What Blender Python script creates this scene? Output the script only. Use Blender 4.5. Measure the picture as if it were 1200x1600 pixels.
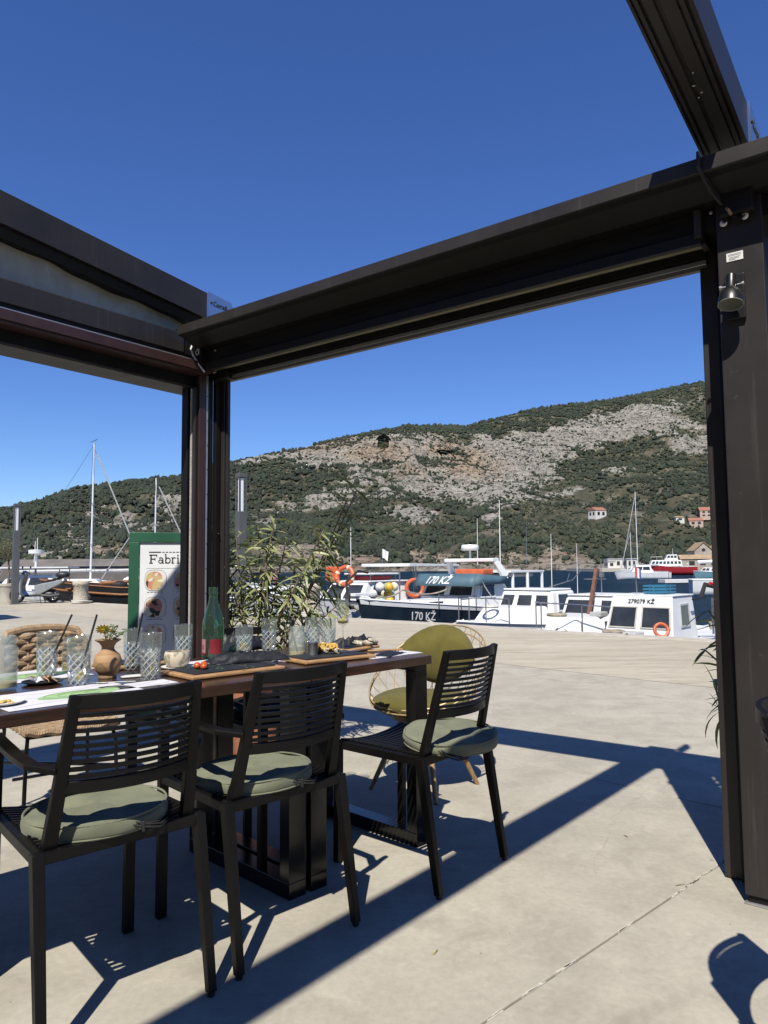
import bpy, bmesh, math, random
import numpy as np
from mathutils import Vector, Matrix, noise as mnoise
R = math.radians
random.seed(7); RNG = np.random.default_rng(11)
for o in list(bpy.data.objects): bpy.data.objects.remove(o)
SC = bpy.context.scene
COL = SC.collection

# ------------------------------------------------------------------ camera
CAM_Z = 1.15
cd = bpy.data.cameras.new('camera'); cam = bpy.data.objects.new('camera', cd); COL.objects.link(cam)
pit, rol = R(4.277), 0.0086
Fw = Vector((0, math.cos(pit), math.sin(pit))); U0 = Vector((0, -math.sin(pit), math.cos(pit))); R0v = Vector((1, 0, 0))
Rt = math.cos(rol)*R0v - math.sin(rol)*U0; Up = math.cos(rol)*U0 + math.sin(rol)*R0v
cam.matrix_world = Matrix(((Rt.x, Up.x, -Fw.x, 0), (Rt.y, Up.y, -Fw.y, 0), (Rt.z, Up.z, -Fw.z, CAM_Z), (0, 0, 0, 1)))
cd.sensor_fit = 'VERTICAL'; cd.sensor_height = 32.0; cd.sensor_width = 24.0; cd.lens = 1150/1600*32.0
cd.clip_start = 0.02; cd.clip_end = 6000
SC.camera = cam

# ------------------------------------------------------------------ sky, sun, exposure
SUN_ELEV, SUN_AZ = 53.5, 192.06          # the sun stands behind the camera, slightly to its left
w = bpy.data.worlds.new('World'); SC.world = w; w.use_nodes = True
nt = w.node_tree; nt.nodes.clear()
out = nt.nodes.new('ShaderNodeOutputWorld'); bg = nt.nodes.new('ShaderNodeBackground'); sky = nt.nodes.new('ShaderNodeTexSky')
sky.sky_type = 'NISHITA'; sky.sun_disc = False
sky.sun_elevation = R(SUN_ELEV); sky.sun_rotation = R(SUN_AZ)
sky.altitude = 0; sky.air_density = 1.0; sky.dust_density = 0.0; sky.ozone_density = 10.0
bg.inputs['Strength'].default_value = 0.0905
hs = nt.nodes.new('ShaderNodeHueSaturation'); hs.inputs['Hue'].default_value = .512; hs.inputs['Saturation'].default_value = 1.09
nt.links.new(sky.outputs[0], hs.inputs['Color']); nt.links.new(hs.outputs[0], bg.inputs[0]); nt.links.new(bg.outputs[0], out.inputs[0])
ld = bpy.data.lights.new('sun', 'SUN'); ld.energy = 5.0; ld.angle = R(0.53); ld.color = (1.0, 0.945, 0.84)
sun = bpy.data.objects.new('sun', ld); COL.objects.link(sun)
ce = math.cos(R(SUN_ELEV)); sdir = Vector((0.209*ce, 0.978*ce, -math.sin(R(SUN_ELEV))))
sun.rotation_euler = sdir.to_track_quat('-Z', 'Y').to_euler(); sun.location = (-3, -14, 20)
vs = SC.view_settings
vs.view_transform = 'Standard'; vs.look = 'None'; vs.exposure = 0.60; vs.gamma = 1.0; vs.use_curve_mapping = False
SC.render.engine = 'CYCLES'
cy = SC.cycles
cy.use_denoising = True
try: cy.denoiser = 'OPENIMAGEDENOISE'
except Exception: pass
cy.max_bounces = 8; cy.transparent_max_bounces = 24; cy.transmission_bounces = 8; cy.caustics_reflective = False; cy.caustics_refractive = False
cy.sample_clamp_indirect = 6.0

# ------------------------------------------------------------------ mesh helpers
def V(*a): return Vector(a)
class MB:
    def __init__(s): s.v = []; s.f = []
    def add(s, vs, fs):
        n = len(s.v); s.v += [tuple(p) for p in vs]; s.f += [tuple(i+n for i in f) for f in fs]; return s
    def box(s, c, d, rz=0, M=None):
        hx, hy, hz = d[0]/2, d[1]/2, d[2]/2
        pts = [Vector((x*hx, y*hy, z*hz)) for x in (-1, 1) for y in (-1, 1) for z in (-1, 1)]
        if M is None: M = Matrix.Rotation(rz, 3, 'Z')
        return s.add([M @ p + Vector(c) for p in pts], [(0,1,3,2),(4,6,7,5),(0,4,5,1),(2,3,7,6),(0,2,6,4),(1,5,7,3)])
    def bar(s, p, q, w, h, up=(0, 0, 1), w2=None, h2=None):
        p, q = Vector(p), Vector(q); d = (q-p).normalized(); up = Vector(up)
        if abs(d.dot(up)) > .98: up = Vector((0, 1, 0)) if abs(d.y) < .9 else Vector((1, 0, 0))
        r = d.cross(up).normalized(); u = r.cross(d)
        w2 = w if w2 is None else w2; h2 = h if h2 is None else h2
        a = [p + r*x*w/2 + u*y*h/2 for x, y in ((-1,-1),(1,-1),(1,1),(-1,1))]
        b = [q + r*x*w2/2 + u*y*h2/2 for x, y in ((-1,-1),(1,-1),(1,1),(-1,1))]
        return s.add(a+b, [(3,2,1,0),(4,5,6,7),(0,1,5,4),(1,2,6,5),(2,3,7,6),(3,0,4,7)])
    def strip(s, pts, w, h, up=(0, 0, 1)):            # rectangular section swept along a polyline
        pts = [Vector(p) for p in pts]; up = Vector(up); rings = []
        for i, p in enumerate(pts):
            d = (pts[min(i+1, len(pts)-1)] - pts[max(i-1, 0)]).normalized()
            r = d.cross(up).normalized(); u = r.cross(d)
            rings.append([p + r*x*w/2 + u*y*h/2 for x, y in ((-1,-1),(1,-1),(1,1),(-1,1))])
        return s.loft(rings)
    def loft(s, rings, cap=True, closed=True):
        n = len(rings[0]); vs = [p for r in rings for p in r]; fs = []
        for i in range(len(rings)-1):
            for j in range(n if closed else n-1):
                k = (j+1) % n; fs.append((i*n+j, i*n+k, (i+1)*n+k, (i+1)*n+j))
        if cap and closed:
            fs.append(tuple(reversed(range(n)))); fs.append(tuple((len(rings)-1)*n+j for j in range(n)))
        return s.add(vs, fs)
    def tube(s, pts, r, n=8, closed=False, r2=None):
        pts = [Vector(p) for p in pts]; m = len(pts); rings = []
        prev = None
        for i, p in enumerate(pts):
            if closed: d = pts[(i+1) % m] - pts[i-1]
            else: d = pts[min(i+1, m-1)] - pts[max(i-1, 0)]
            d = d.normalized() if d.length > 1e-9 else Vector((0, 0, 1))
            if prev is None:
                a = Vector((0, 0, 1)) if abs(d.z) < .9 else Vector((1, 0, 0)); u = a.cross(d).normalized()
            else:
                u = prev - d*prev.dot(d); u = u.normalized() if u.length > 1e-9 else Vector((1, 0, 0))
            prev = u; v = d.cross(u)
            rr = r if r2 is None else r + (r2-r)*i/max(1, m-1)
            rings.append([p + (u*math.cos(t) + v*math.sin(t))*rr for t in (2*math.pi*k/n for k in range(n))])
        if closed: rings.append(rings[0]); return s.loft(rings, cap=False)
        return s.loft(rings)
    def lathe(s, prof, n=24, c=(0, 0, 0), cap=True):
        c = Vector(c); rings = [[c + Vector((r*math.cos(2*math.pi*k/n), r*math.sin(2*math.pi*k/n), z)) for k in range(n)] for r, z in prof]
        return s.loft(rings, cap=cap)
    def torus(s, c, R_, r, axis=(0, 0, 1), n=20, m=8):
        q = Vector((0, 0, 1)).rotation_difference(Vector(axis)).to_matrix()
        return s.tube([Vector(c) + q @ Vector((R_*math.cos(t), R_*math.sin(t), 0)) for t in (2*math.pi*k/n for k in range(n))], r, m, closed=True)
    def prism(s, poly, f0, f1):                        # poly of 2-tuples; f0, f1 map a 2-tuple to a point
        n = len(poly)
        return s.add([f0(p) for p in poly] + [f1(p) for p in poly],
                     [tuple(reversed(range(n))), tuple(range(n, 2*n))] + [(i, (i+1) % n, n+(i+1) % n, n+i) for i in range(n)])
    def ell(s, c, rx, ry, rz, n=12, m=7, jit=0, M=None, seed=0):
        rn = random.Random(seed); rings = []
        for i in range(m+1):
            a = math.pi*i/m; rr = max(math.sin(a), .04)
            rings.append([])
            for k in range(n):
                t = 2*math.pi*k/n; j = 1 + (rn.random()-.5)*jit
                p = Vector((rx*rr*math.cos(t)*j, ry*rr*math.sin(t)*j, -rz*math.cos(a)*j))
                rings[-1].append((M @ p if M else p) + Vector(c))
        return s.loft(rings)
    def mesh(s, name, mat, smooth=False, ang=35):
        me = bpy.data.meshes.new(name); me.from_pydata([tuple(p) for p in s.v], [], s.f)
        if mat: me.materials.append(M_[mat] if isinstance(mat, str) else mat)
        bm = bmesh.new(); bm.from_mesh(me); bmesh.ops.recalc_face_normals(bm, faces=bm.faces); bm.to_mesh(me); bm.free()
        if smooth:
            me.polygons.foreach_set('use_smooth', [True]*len(me.polygons))
            if ang < 180: me.set_sharp_from_angle(angle=R(ang))
        return me
    def build(s, name, mat, parent=None, smooth=False, bevel=0, ang=35):
        return obj(name, s.mesh(name, mat, smooth, ang), parent, bevel)
def obj(name, me, parent=None, bevel=0, loc=None, rot=None):
    o = bpy.data.objects.new(name, me); COL.objects.link(o)
    if parent: o.parent = parent
    if loc is not None: o.location = loc
    if rot is not None: o.rotation_euler = rot
    if bevel:
        b = o.modifiers.new('bevel', 'BEVEL'); b.width = bevel; b.segments = 2; b.limit_method = 'ANGLE'; b.angle_limit = R(40)
    return o
def tag(o, label, cat, group=None):
    o['label'] = label; o['category'] = cat
    if group: o['group'] = group
    return o
def thing(name, label, cat, loc=(0, 0, 0), rz=0, group=None):
    o = bpy.data.objects.new(name, None); COL.objects.link(o); o.location = loc; o.rotation_euler = (0, 0, rz); o.empty_display_size = .1
    return tag(o, label, cat, group)
def struct(name, me, parent=None, kind='structure'):
    o = obj(name, me, parent); o['kind'] = kind; return o
def copy_tree(o, parent=None):
    c = o.copy(); COL.objects.link(c); c.parent = parent
    for ch in [x for x in bpy.data.objects if x.parent == o]: copy_tree(ch, c)
    return c
def text_mesh(body, size, extrude=0.0, align='LEFT', res=3, offset=0.0, shear=0.0, xs=1.0):
    cu = bpy.data.curves.new('txt', 'FONT'); cu.body = body; cu.size = size; cu.extrude = extrude; cu.align_x = align; cu.resolution_u = res; cu.offset = offset; cu.shear = shear
    o = bpy.data.objects.new('txt', cu); COL.objects.link(o)
    dg = bpy.context.evaluated_depsgraph_get(); dg.update()
    me = bpy.data.meshes.new_from_object(o.evaluated_get(dg))
    bpy.data.objects.remove(o); bpy.data.curves.remove(cu)
    if xs != 1.0:
        for v in me.vertices: v.co.x *= xs
    return me
def map_mesh(me, fn):
    for v in me.vertices: v.co = fn(v.co.x, v.co.y, v.co.z)
    me.update(); return me
def panel(mb, quad, u0, u1, v0, v1, t, inset=0.0):        # thin box standing proud of a quad face; quad = bl, br, tr, tl
    a, b, c, d = [Vector(q) for q in quad]
    n = (b-a).cross(d-a).normalized()
    P = lambda u, v: (a*(1-u)+b*u)*(1-v) + (d*(1-u)+c*u)*v
    q = [P(u0, v0), P(u1, v0), P(u1, v1), P(u0, v1)]
    return mb.add([p - n*0.004 for p in q] + [p + n*t for p in q], [(3,2,1,0),(4,5,6,7),(0,1,5,4),(1,2,6,5),(2,3,7,6),(3,0,4,7)])
def frame4(mb, quad, u0, u1, v0, v1, wu, wv, t):           # four bars round a pane
    panel(mb, quad, u0-wu, u1+wu, v0-wv, v0, t); panel(mb, quad, u0-wu, u1+wu, v1, v1+wv, t)
    panel(mb, quad, u0-wu, u0, v0, v1, t); panel(mb, quad, u1, u1+wu, v0, v1, t)
# ---- value noise
def _h(ix, iy, sd):
    n = (ix.astype(np.int64)*374761393 + iy.astype(np.int64)*668265263 + sd*1442695041) & 0x7fffffff
    n = ((n ^ (n >> 13))*1274126177) & 0x7fffffff
    return ((n ^ (n >> 16)) & 0xffff)/65535.0
def vn(x, y, sd=0):
    ix, iy = np.floor(x), np.floor(y); fx, fy = x-ix, y-iy
    fx, fy = fx*fx*(3-2*fx), fy*fy*(3-2*fy)
    a, b, c, d = _h(ix, iy, sd), _h(ix+1, iy, sd), _h(ix, iy+1, sd), _h(ix+1, iy+1, sd)
    return (a*(1-fx)+b*fx)*(1-fy) + (c*(1-fx)+d*fx)*fy
def fbm(x, y, o=4, sd=0):
    s, a, t = 0, .5, 0
    for i in range(o): s = s + a*vn(x*2**i+17*i, y*2**i-9*i, sd+i); t += a; a *= .5
    return s/t
# ------------------------------------------------------------------ materials (all node based)
M_ = {}
def lin(c):
    return tuple(((x/255)/12.92 if x/255 <= .04045 else ((x/255+.055)/1.055)**2.4) for x in c)
class NM:
    def __init__(s, name):
        s.m = bpy.data.materials.new(name); s.m.use_nodes = True; s.t = s.m.node_tree; s.t.nodes.clear()
        s.o = s.n('OutputMaterial'); M_[name] = s.m
    def n(s, kind, **kw):
        nd = s.t.nodes.new('ShaderNode'+kind)
        for k, v in kw.items():
            if k in ('inp',):
                for a, b in v.items(): nd.inputs[a].default_value = b
            else: setattr(nd, k, v)
        return nd
    def l(s, a, b): s.t.links.new(a, b)
    def pr(s, col=None, rough=.5, **kw):
        p = s.n('BsdfPrincipled'); p.inputs['Roughness'].default_value = rough
        if col is not None: p.inputs['Base Color'].default_value = (*col, 1)
        for k, v in kw.items(): p.inputs[k.replace('_', ' ')].default_value = v
        s.l(p.outputs[0], s.o.inputs[0]); s.p = p; return p
    def co(s, which='Object'):
        if not hasattr(s, '_co'): s._co = s.n('TexCoord')
        return s._co.outputs[which]
    def noise(s, scale, detail=4, rough=.55, vec=None, dist=0):
        nd = s.n('TexNoise'); nd.inputs['Scale'].default_value = scale; nd.inputs['Detail'].default_value = detail; nd.inputs['Roughness'].default_value = rough; nd.inputs['Distortion'].default_value = dist
        s.l(vec if vec is not None else s.co(), nd.inputs['Vector']); return nd
    def mapping(s, scale=(1, 1, 1), rot=(0, 0, 0), vec=None):
        mp = s.n('Mapping'); mp.inputs['Scale'].default_value = scale; mp.inputs['Rotation'].default_value = rot
        s.l(vec if vec is not None else s.co(), mp.inputs[0]); return mp.outputs[0]
    def ramp(s, fac, stops, interp='LINEAR'):
        r = s.n('ValToRGB'); r.color_ramp.interpolation = interp; e = r.color_ramp.elements
        while len(e) > 1: e.remove(e[0])
        e[0].position = stops[0][0]; e[0].color = (*stops[0][1], 1)
        for p, c in stops[1:]:
            x = e.new(p); x.color = (*c, 1)
        s.l(fac, r.inputs[0]); return r.outputs[0]
    def mix(s, fac, a, b, mode='MIX'):
        x = s.n('Mix'); x.data_type = 'RGBA'; x.blend_type = mode
        for sock, v in ((x.inputs['Factor'], fac),):
            if hasattr(v, 'links') or hasattr(v, 'is_linked'): s.l(v, sock)
            else: sock.default_value = v
        for i, v in ((6, a), (7, b)):
            if isinstance(v, tuple): x.inputs[i].default_value = (*v, 1)
            else: s.l(v, x.inputs[i])
        return x.outputs[2]
    def math(s, op, a, b=0.0):
        x = s.n('Math'); x.operation = op
        for i, v in ((0, a), (1, b)):
            if isinstance(v, (int, float)): x.inputs[i].default_value = v
            else: s.l(v, x.inputs[i])
        return x.outputs[0]
    def bump(s, h, strength=.3, dist=.01):
        b = s.n('Bump'); b.inputs['Strength'].default_value = strength; b.inputs['Distance'].default_value = dist
        s.l(h, b.inputs['Height']); s.l(b.outputs[0], s.p.inputs['Normal']); return b
    def base(s, c): s.l(c, s.p.inputs['Base Color'])
    def rough(s, c): s.l(c, s.p.inputs['Roughness'])
g3 = lambda x: (x, x, x)
def simple(name, col, rough=.5, var=.12, scale=20, bump=0, bscale=60, **kw):
    m = NM(name); m.pr(col, rough, **kw)
    nz = m.noise(scale, 4)
    lo = tuple(c*(1-var) for c in col); hi = tuple(min(1, c*(1+var)) for c in col)
    m.base(m.ramp(nz.outputs[0], [(.3, lo), (.7, hi)]))
    m.rough(m.math('ADD', m.math('MULTIPLY', nz.outputs[0], .16), rough-.08))
    if bump: m.bump(m.noise(bscale, 3).outputs[0], bump, .004)
    return m
# concrete terrace
m = NM('concrete'); m.pr(rough=.82)
wc = m.n('NewGeometry').outputs['Position']
n1 = m.noise(.55, 5, .6, wc); n2 = m.noise(3.2, 6, .65, wc, .4); n3 = m.noise(42, 4, .7, wc); n4 = m.noise(9, 6, .7, wc, .8)
c = m.ramp(n1.outputs[0], [(.22, (.325, .30, .24)), (.5, (.42, .39, .318)), (.78, (.475, .44, .36))])
c = m.mix(m.ramp(n2.outputs[0], [(.36, g3(.65)), (.60, g3(0))]), c, (.30, .275, .22))
c = m.mix(m.ramp(n4.outputs[0], [(.52, g3(0)), (.72, g3(.5))]), c, (.50, .46, .38))
c = m.mix(.55, c, m.ramp(n3.outputs[0], [(.3, (.80, .80, .80)), (.7, (1.1, 1.1, 1.1))]), 'MULTIPLY')
vor = m.n('TexVoronoi'); vor.inputs['Scale'].default_value = 2.1; m.l(wc, vor.inputs['Vector'])
st1 = m.noise(1.7, 6, .6, wc, 1.2)
c = m.mix(m.ramp(st1.outputs[0], [(.60, g3(0)), (.70, g3(.38))]), c, (.21, .19, .155))
scr = m.noise(2.6, 7, .8, m.mapping((.5, 6, 1), (0, 0, R(31)), wc), .2)
c = m.mix(m.ramp(scr.outputs[0], [(.62, g3(0)), (.70, g3(.4))]), c, (.56, .52, .43))
spot = m.ramp(vor.outputs['Distance'], [(.012, g3(1)), (.03, g3(0))])
c = m.mix(m.math('MULTIPLY', spot, .75), c, (.07, .065, .06))
m.base(c); m.bump(m.math('ADD', m.math('MULTIPLY', n3.outputs[0], .35), n2.outputs[0]), .12, .01)
# old stone quay paving: long worn streaks and chips
m = NM('quay_stone'); m.pr(rough=.85)
wc = m.n('NewGeometry').outputs['Position']
mp = m.mapping((.45, 3.4, 1), (0, 0, R(16)), wc)
s1 = m.noise(1.1, 8, .72, mp, .9); s2 = m.noise(.35, 4, .6, wc); s3 = m.noise(6, 6, .75, mp, .3)
c = m.ramp(s1.outputs[0], [(.28, (.22, .185, .135)), (.42, (.42, .375, .285)), (.56, (.50, .455, .355)), (.75, (.58, .54, .44))])
c = m.mix(m.ramp(s2.outputs[0], [(.35, g3(.0)), (.7, g3(.45))]), c, (.36, .32, .245))
c = m.mix(m.ramp(s3.outputs[0], [(.3, g3(.7)), (.47, g3(0))]), c, (.17, .145, .11))
m.base(c); m.bump(m.math('ADD', s1.outputs[0], s3.outputs[0]), .5, .05)
simple('joint_fill', (.12, .115, .105), .9, .3, 30)
simple('mortar_white', (.50, .47, .40), .9, .25, 40, .5, 90)
simple('curb_stone', (.44, .40, .34), .85, .2, 5, .4, 14)
# dark brown powder coated aluminium
m = NM('brown_alu'); m.pr((.042, .036, .034), .42); m.p.inputs['Specular IOR Level'].default_value = .35
nz = m.noise(3, 6, .6); sp = m.noise(220, 2)
mpz = m.mapping((14, 14, 1.2)); st = m.noise(2, 5, .6, mpz)
c = m.ramp(nz.outputs[0], [(.3, (.0225, .0195, .0185)), (.7, (.031, .027, .0255))])
c = m.mix(m.ramp(st.outputs[0], [(.55, g3(0)), (.8, g3(.35))]), c, (.06, .054, .05))
dst = m.noise(26, 6, .8); drip = m.noise(5, 4, .6, m.mapping((9, 9, .35)), .2)
c = m.mix(m.ramp(dst.outputs[0], [(.63, g3(0)), (.70, g3(.30))]), c, (.16, .145, .13))
c = m.mix(m.ramp(drip.outputs[0], [(.60, g3(0)), (.72, g3(.30))]), c, (.085, .077, .070))
m.base(c); m.rough(m.ramp(nz.outputs[0], [(.3, g3(.36)), (.7, g3(.5))])); m.bump(sp.outputs[0], .05, .001)
simple('black_alu', (.009, .008, .008), .5, .2, 8, Specular_IOR_Level=.2)
simple('shaded_alu', (.0105, .0092, .0088), .5, .2, 8, Specular_IOR_Level=.25)  # the brown coat darkened, holding the shade of inner and under parts
m = simple('red_alu', (.045, .02, .017), .45, .15, 8)
simple('silver_alu', (.42, .42, .42), .35, .1, 12, Metallic=.6)
simple('cream_strip', (.34, .31, .22), .6, .12, 10)
simple('rope_grey', (.38, .36, .33), .9, .25, 90, .6, 200)
simple('white_plastic', (.72, .71, .68), .4, .06, 15)
m = NM('roof_fabric'); m.pr((.5, .5, .42), .7)
nz = m.noise(2.2, 5, .6, None, .6); m.base(m.ramp(nz.outputs[0], [(.3, (.24, .225, .17)), (.55, (.45, .45, .40)), (.75, (.38, .42, .41))])); m.bump(nz.outputs[0], .4, .05)
simple('plate_metal', (.62, .66, .72), .16, .05, 12, Metallic=.92)
simple('ink', (.012, .012, .013), .6, .1, 10)
simple('ink_grey', (.12, .12, .13), .6, .1, 10)
simple('white_paint_text', (.8, .8, .8), .5, .04, 30)
simple('sticker', (.70, .70, .68), .5, .05, 30)
simple('lamp_black', (.010, .010, .011), .36, .1, 10)
simple('lamp_inside', (.24, .25, .22), .6, .08, 12)
# furniture
m = NM('black_wood'); m.pr((.012, .011, .010), .42); m.p.inputs['Specular IOR Level'].default_value = .2
mp = m.mapping((3, 3, 30)); nz = m.noise(6, 5, .6); ch = m.noise(28, 5, .75)
c = m.ramp(nz.outputs[0], [(.3, (.0034, .0031, .0029)), (.7, (.0065, .0058, .0054))])
c = m.mix(m.ramp(ch.outputs[0], [(.735, g3(0)), (.77, g3(.7))]), c, (.22, .21, .19))
m.base(c); m.rough(m.ramp(nz.outputs[0], [(.3, g3(.36)), (.7, g3(.52))])); m.bump(m.noise(60, 3).outputs[0], .06, .001)
simple('black_steel', (.006, .006, .0065), .2, .2, 7, .04, 40, Specular_IOR_Level=.4)
m = NM('table_wood'); m.pr((.09, .045, .025), .22)
mp = m.mapping((1.2, 26, 26)); nz = m.noise(2.2, 7, .62, mp, .7); n2 = m.noise(2, 4)
c = m.ramp(nz.outputs[0], [(.28, (.020, .010, .007)), (.5, (.040, .020, .0125)), (.74, (.080, .038, .020))])
m.base(c); m.rough(m.ramp(n2.outputs[0], [(.3, g3(.14)), (.7, g3(.34))])); m.bump(nz.outputs[0], .06, .002)
def fabric(name, col, scale=520, var=.2):
    m = NM(name); m.pr(col, .92); m.p.inputs['Sheen Weight'].default_value = .1 if col[0] > .05 else 0; m.p.inputs['Specular IOR Level'].default_value = .2
    a = m.n('TexWave'); a.inputs['Scale'].default_value = scale; a.bands_direction = 'X'; m.l(m.co(), a.inputs['Vector'])
    b = m.n('TexWave'); b.inputs['Scale'].default_value = scale; b.bands_direction = 'Y'; m.l(m.co(), b.inputs['Vector'])
    wv = m.math('MULTIPLY', a.outputs['Fac'], b.outputs['Fac']); nz = m.noise(9, 5, .6)
    c = m.ramp(nz.outputs[0], [(.3, tuple(x*(1-var) for x in col)), (.7, tuple(x*(1+var) for x in col))])
    m.base(m.mix(.35, c, m.ramp(wv, [(0, g3(.75)), (1, g3(1.15))]), 'MULTIPLY'))
    m.bump(m.math('ADD', wv, m.math('MULTIPLY', m.noise(14, 3).outputs[0], 1.5)), .25, .004)
fabric('sage_fabric', (.175, .185, .125), 210)
fabric('olive_fabric', (.122, .106, .024), 210)
fabric('black_fabric', (.010, .010, .011), 160)
simple('napkin_black', (.011, .012, .015), .55, .3, 30, .5, 60)
simple('cord_black', (.012, .012, .012), .8, .2, 50)
m = NM('rope_tan'); m.pr((.36, .25, .15), .85)
wv = m.n('TexWave'); wv.inputs['Scale'].default_value = 48; wv.bands_direction = 'DIAGONAL'; m.l(m.co(), wv.inputs['Vector']); nz = m.noise(30, 4)
c = m.ramp(nz.outputs[0], [(.3, (.24, .155, .085)), (.7, (.46, .33, .20))]); m.base(m.mix(.5, c, m.ramp(wv.outputs['Fac'], [(0, g3(.6)), (1, g3(1.15))]), 'MULTIPLY')); m.bump(wv.outputs['Fac'], .5, .004)
simple('brass_wire', (.42, .31, .15), .45, .15, 20, Metallic=.2)
m = NM('oak_leg'); m.pr((.30, .19, .085), .5); nz = m.noise(4, 6, .6, m.mapping((22, 22, 1.5)), .4); m.base(m.ramp(nz.outputs[0], [(.3, (.20, .12, .05)), (.7, (.37, .24, .11))]))
# tableware
def thin_glass(name, tint, relief=0, gl=1.0, dif=.04):
    m = NM(name)
    tr = m.n('BsdfTransparent'); tr.inputs[0].default_value = (*tint, 1)
    gs = m.n('BsdfGlossy'); gs.inputs['Roughness'].default_value = .03; gs.inputs[0].default_value = (.95, .97, 1, 1)
    df = m.n('BsdfDiffuse'); df.inputs[0].default_value = (.75, .8, .8, 1)
    lw = m.n('LayerWeight'); lw.inputs['Blend'].default_value = .32
    if relief:
        wv = []
        for sgn in (1, -1):
            mp = m.n('Mapping'); mp.inputs['Rotation'].default_value = (0, 0, R(45*sgn)); m.l(m.co('UV'), mp.inputs[0])
            x = m.n('TexWave'); x.inputs['Scale'].default_value = relief; x.wave_profile = 'TRI'; m.l(mp.outputs[0], x.inputs['Vector']); wv.append(x.outputs['Fac'])
        h = m.math('MINIMUM', wv[0], wv[1])
        sep = m.n('SeparateXYZ'); m.l(m.co('Generated'), sep.inputs[0])
        mask = m.ramp(sep.outputs[2], [(.60, g3(1)), (.68, g3(0))])
        hm = m.math('MULTIPLY', h, mask)
        bp = m.n('Bump'); bp.inputs['Strength'].default_value = 1.0; bp.inputs['Distance'].default_value = .012; m.l(hm, bp.inputs['Height'])
        for nd in (gs, df): m.l(bp.outputs[0], nd.inputs['Normal'])
        m.l(bp.outputs[0], lw.inputs['Normal'])
        df_f = m.math('ADD', m.math('MULTIPLY', m.ramp(h, [(.0, g3(1)), (.30, g3(0))]), m.math('MULTIPLY', mask, .5)), dif)
    mx = m.n('MixShader'); m.l(m.ramp(lw.outputs['Facing'], [(.25, g3(.04*gl)), (.6, g3(.15*gl)), (1, g3(.95*gl))]), mx.inputs[0]); m.l(tr.outputs[0], mx.inputs[1]); m.l(gs.outputs[0], mx.inputs[2])
    m2 = m.n('MixShader'); m.l(mx.outputs[0], m2.inputs[1]); m.l(df.outputs[0], m2.inputs[2])
    if relief: m.l(df_f, m2.inputs[0])
    else: m2.inputs[0].default_value = dif
    m.l(m2.outputs[0], m.o.inputs[0])
thin_glass('cut_glass', (.90, .92, .91), 4.2, 1.0, .035)
thin_glass('clear_glass', (.92, .935, .925), 0, 1.0, .03)
thin_glass('cloudy_glass', (.86, .87, .85), 0, .8, .12)
thin_glass('green_glass', (.42, .74, .50), 0, 1.2, .02)
simple('lemon_drink', (.62, .50, .12), .3, .2, 30)
m = NM('lemon_water'); tr = m.n('BsdfTransparent'); tr.inputs[0].default_value = (.90, .90, .82, 1); df = m.n('BsdfDiffuse'); df.inputs[0].default_value = (.7, .7, .62, 1); x = m.n('MixShader'); x.inputs[0].default_value = .35; m.l(tr.outputs[0], x.inputs[1]); m.l(df.outputs[0], x.inputs[2]); m.l(x.outputs[0], m.o.inputs[0])
simple('straw_black', (.02, .021, .024), .35, .1, 10)
m = NM('clay'); m.pr((.40, .24, .12), .75); nz = m.noise(2, 5, .6, m.mapping((4, 4, 40))); n2 = m.noise(40, 3)
c = m.ramp(nz.outputs[0], [(.3, (.28, .155, .07)), (.55, (.41, .25, .125)), (.75, (.50, .32, .17))]); m.base(c); m.bump(m.math('ADD', nz.outputs[0], m.math('MULTIPLY', n2.outputs[0], .4)), .3, .003)
m = NM('glazed_bowl'); m.pr((.55, .48, .36), .35); nz = m.noise(14, 4, .5, None, 1.5); m.base(m.ramp(nz.outputs[0], [(.42, (.66, .57, .43)), (.5, (.60, .52, .38)), (.54, (.26, .26, .20)), (.62, (.55, .47, .34))]))
simple('slate', (.016, .017, .019), .55, .35, 25, .4, 60)
m = NM('board_wood'); m.pr((.42, .24, .11), .5); nz = m.noise(3, 6, .6, m.mapping((3, 26, 26)), .5); m.base(m.ramp(nz.outputs[0], [(.3, (.30, .155, .06)), (.7, (.52, .32, .15))]))
simple('paper', (.64, .63, .67), .7, .03, 20, .1, 20)
simple('paper_green', (.30, .50, .20), .7, .05, 20)
simple('paper_line', (.35, .35, .38), .7, .05, 20)
simple('kraft', (.46, .29, .16), .8, .2, 30, .4, 40)
simple('steel', (.62, .62, .63), .34, .1, 20, Metallic=.95)
m = NM('fried_food'); m.pr((.6, .34, .05), .6); nz = m.noise(60, 5, .7); m.base(m.ramp(nz.outputs[0], [(.3, (.42, .20, .03)), (.55, (.66, .42, .09)), (.75, (.72, .60, .30))])); m.bump(nz.outputs[0], .6, .01)
m = NM('oyster'); m.pr((.55, .48, .36), .6); nz = m.noise(50, 5, .7); m.base(m.ramp(nz.outputs[0], [(.3, (.16, .14, .09)), (.55, (.58, .52, .40)), (.75, (.72, .68, .58))])); m.bump(nz.outputs[0], .7, .01)
simple('tomato', (.46, .085, .018), .25, .3, 20)
simple('petal', (.80, .56, .01), .6, .15, 40)
simple('herb', (.09, .15, .035), .6, .3, 30)
simple('label_red', (.19, .008, .013), .5, .1, 20)
simple('label_pink', (.42, .17, .19), .5, .1, 20)
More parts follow.
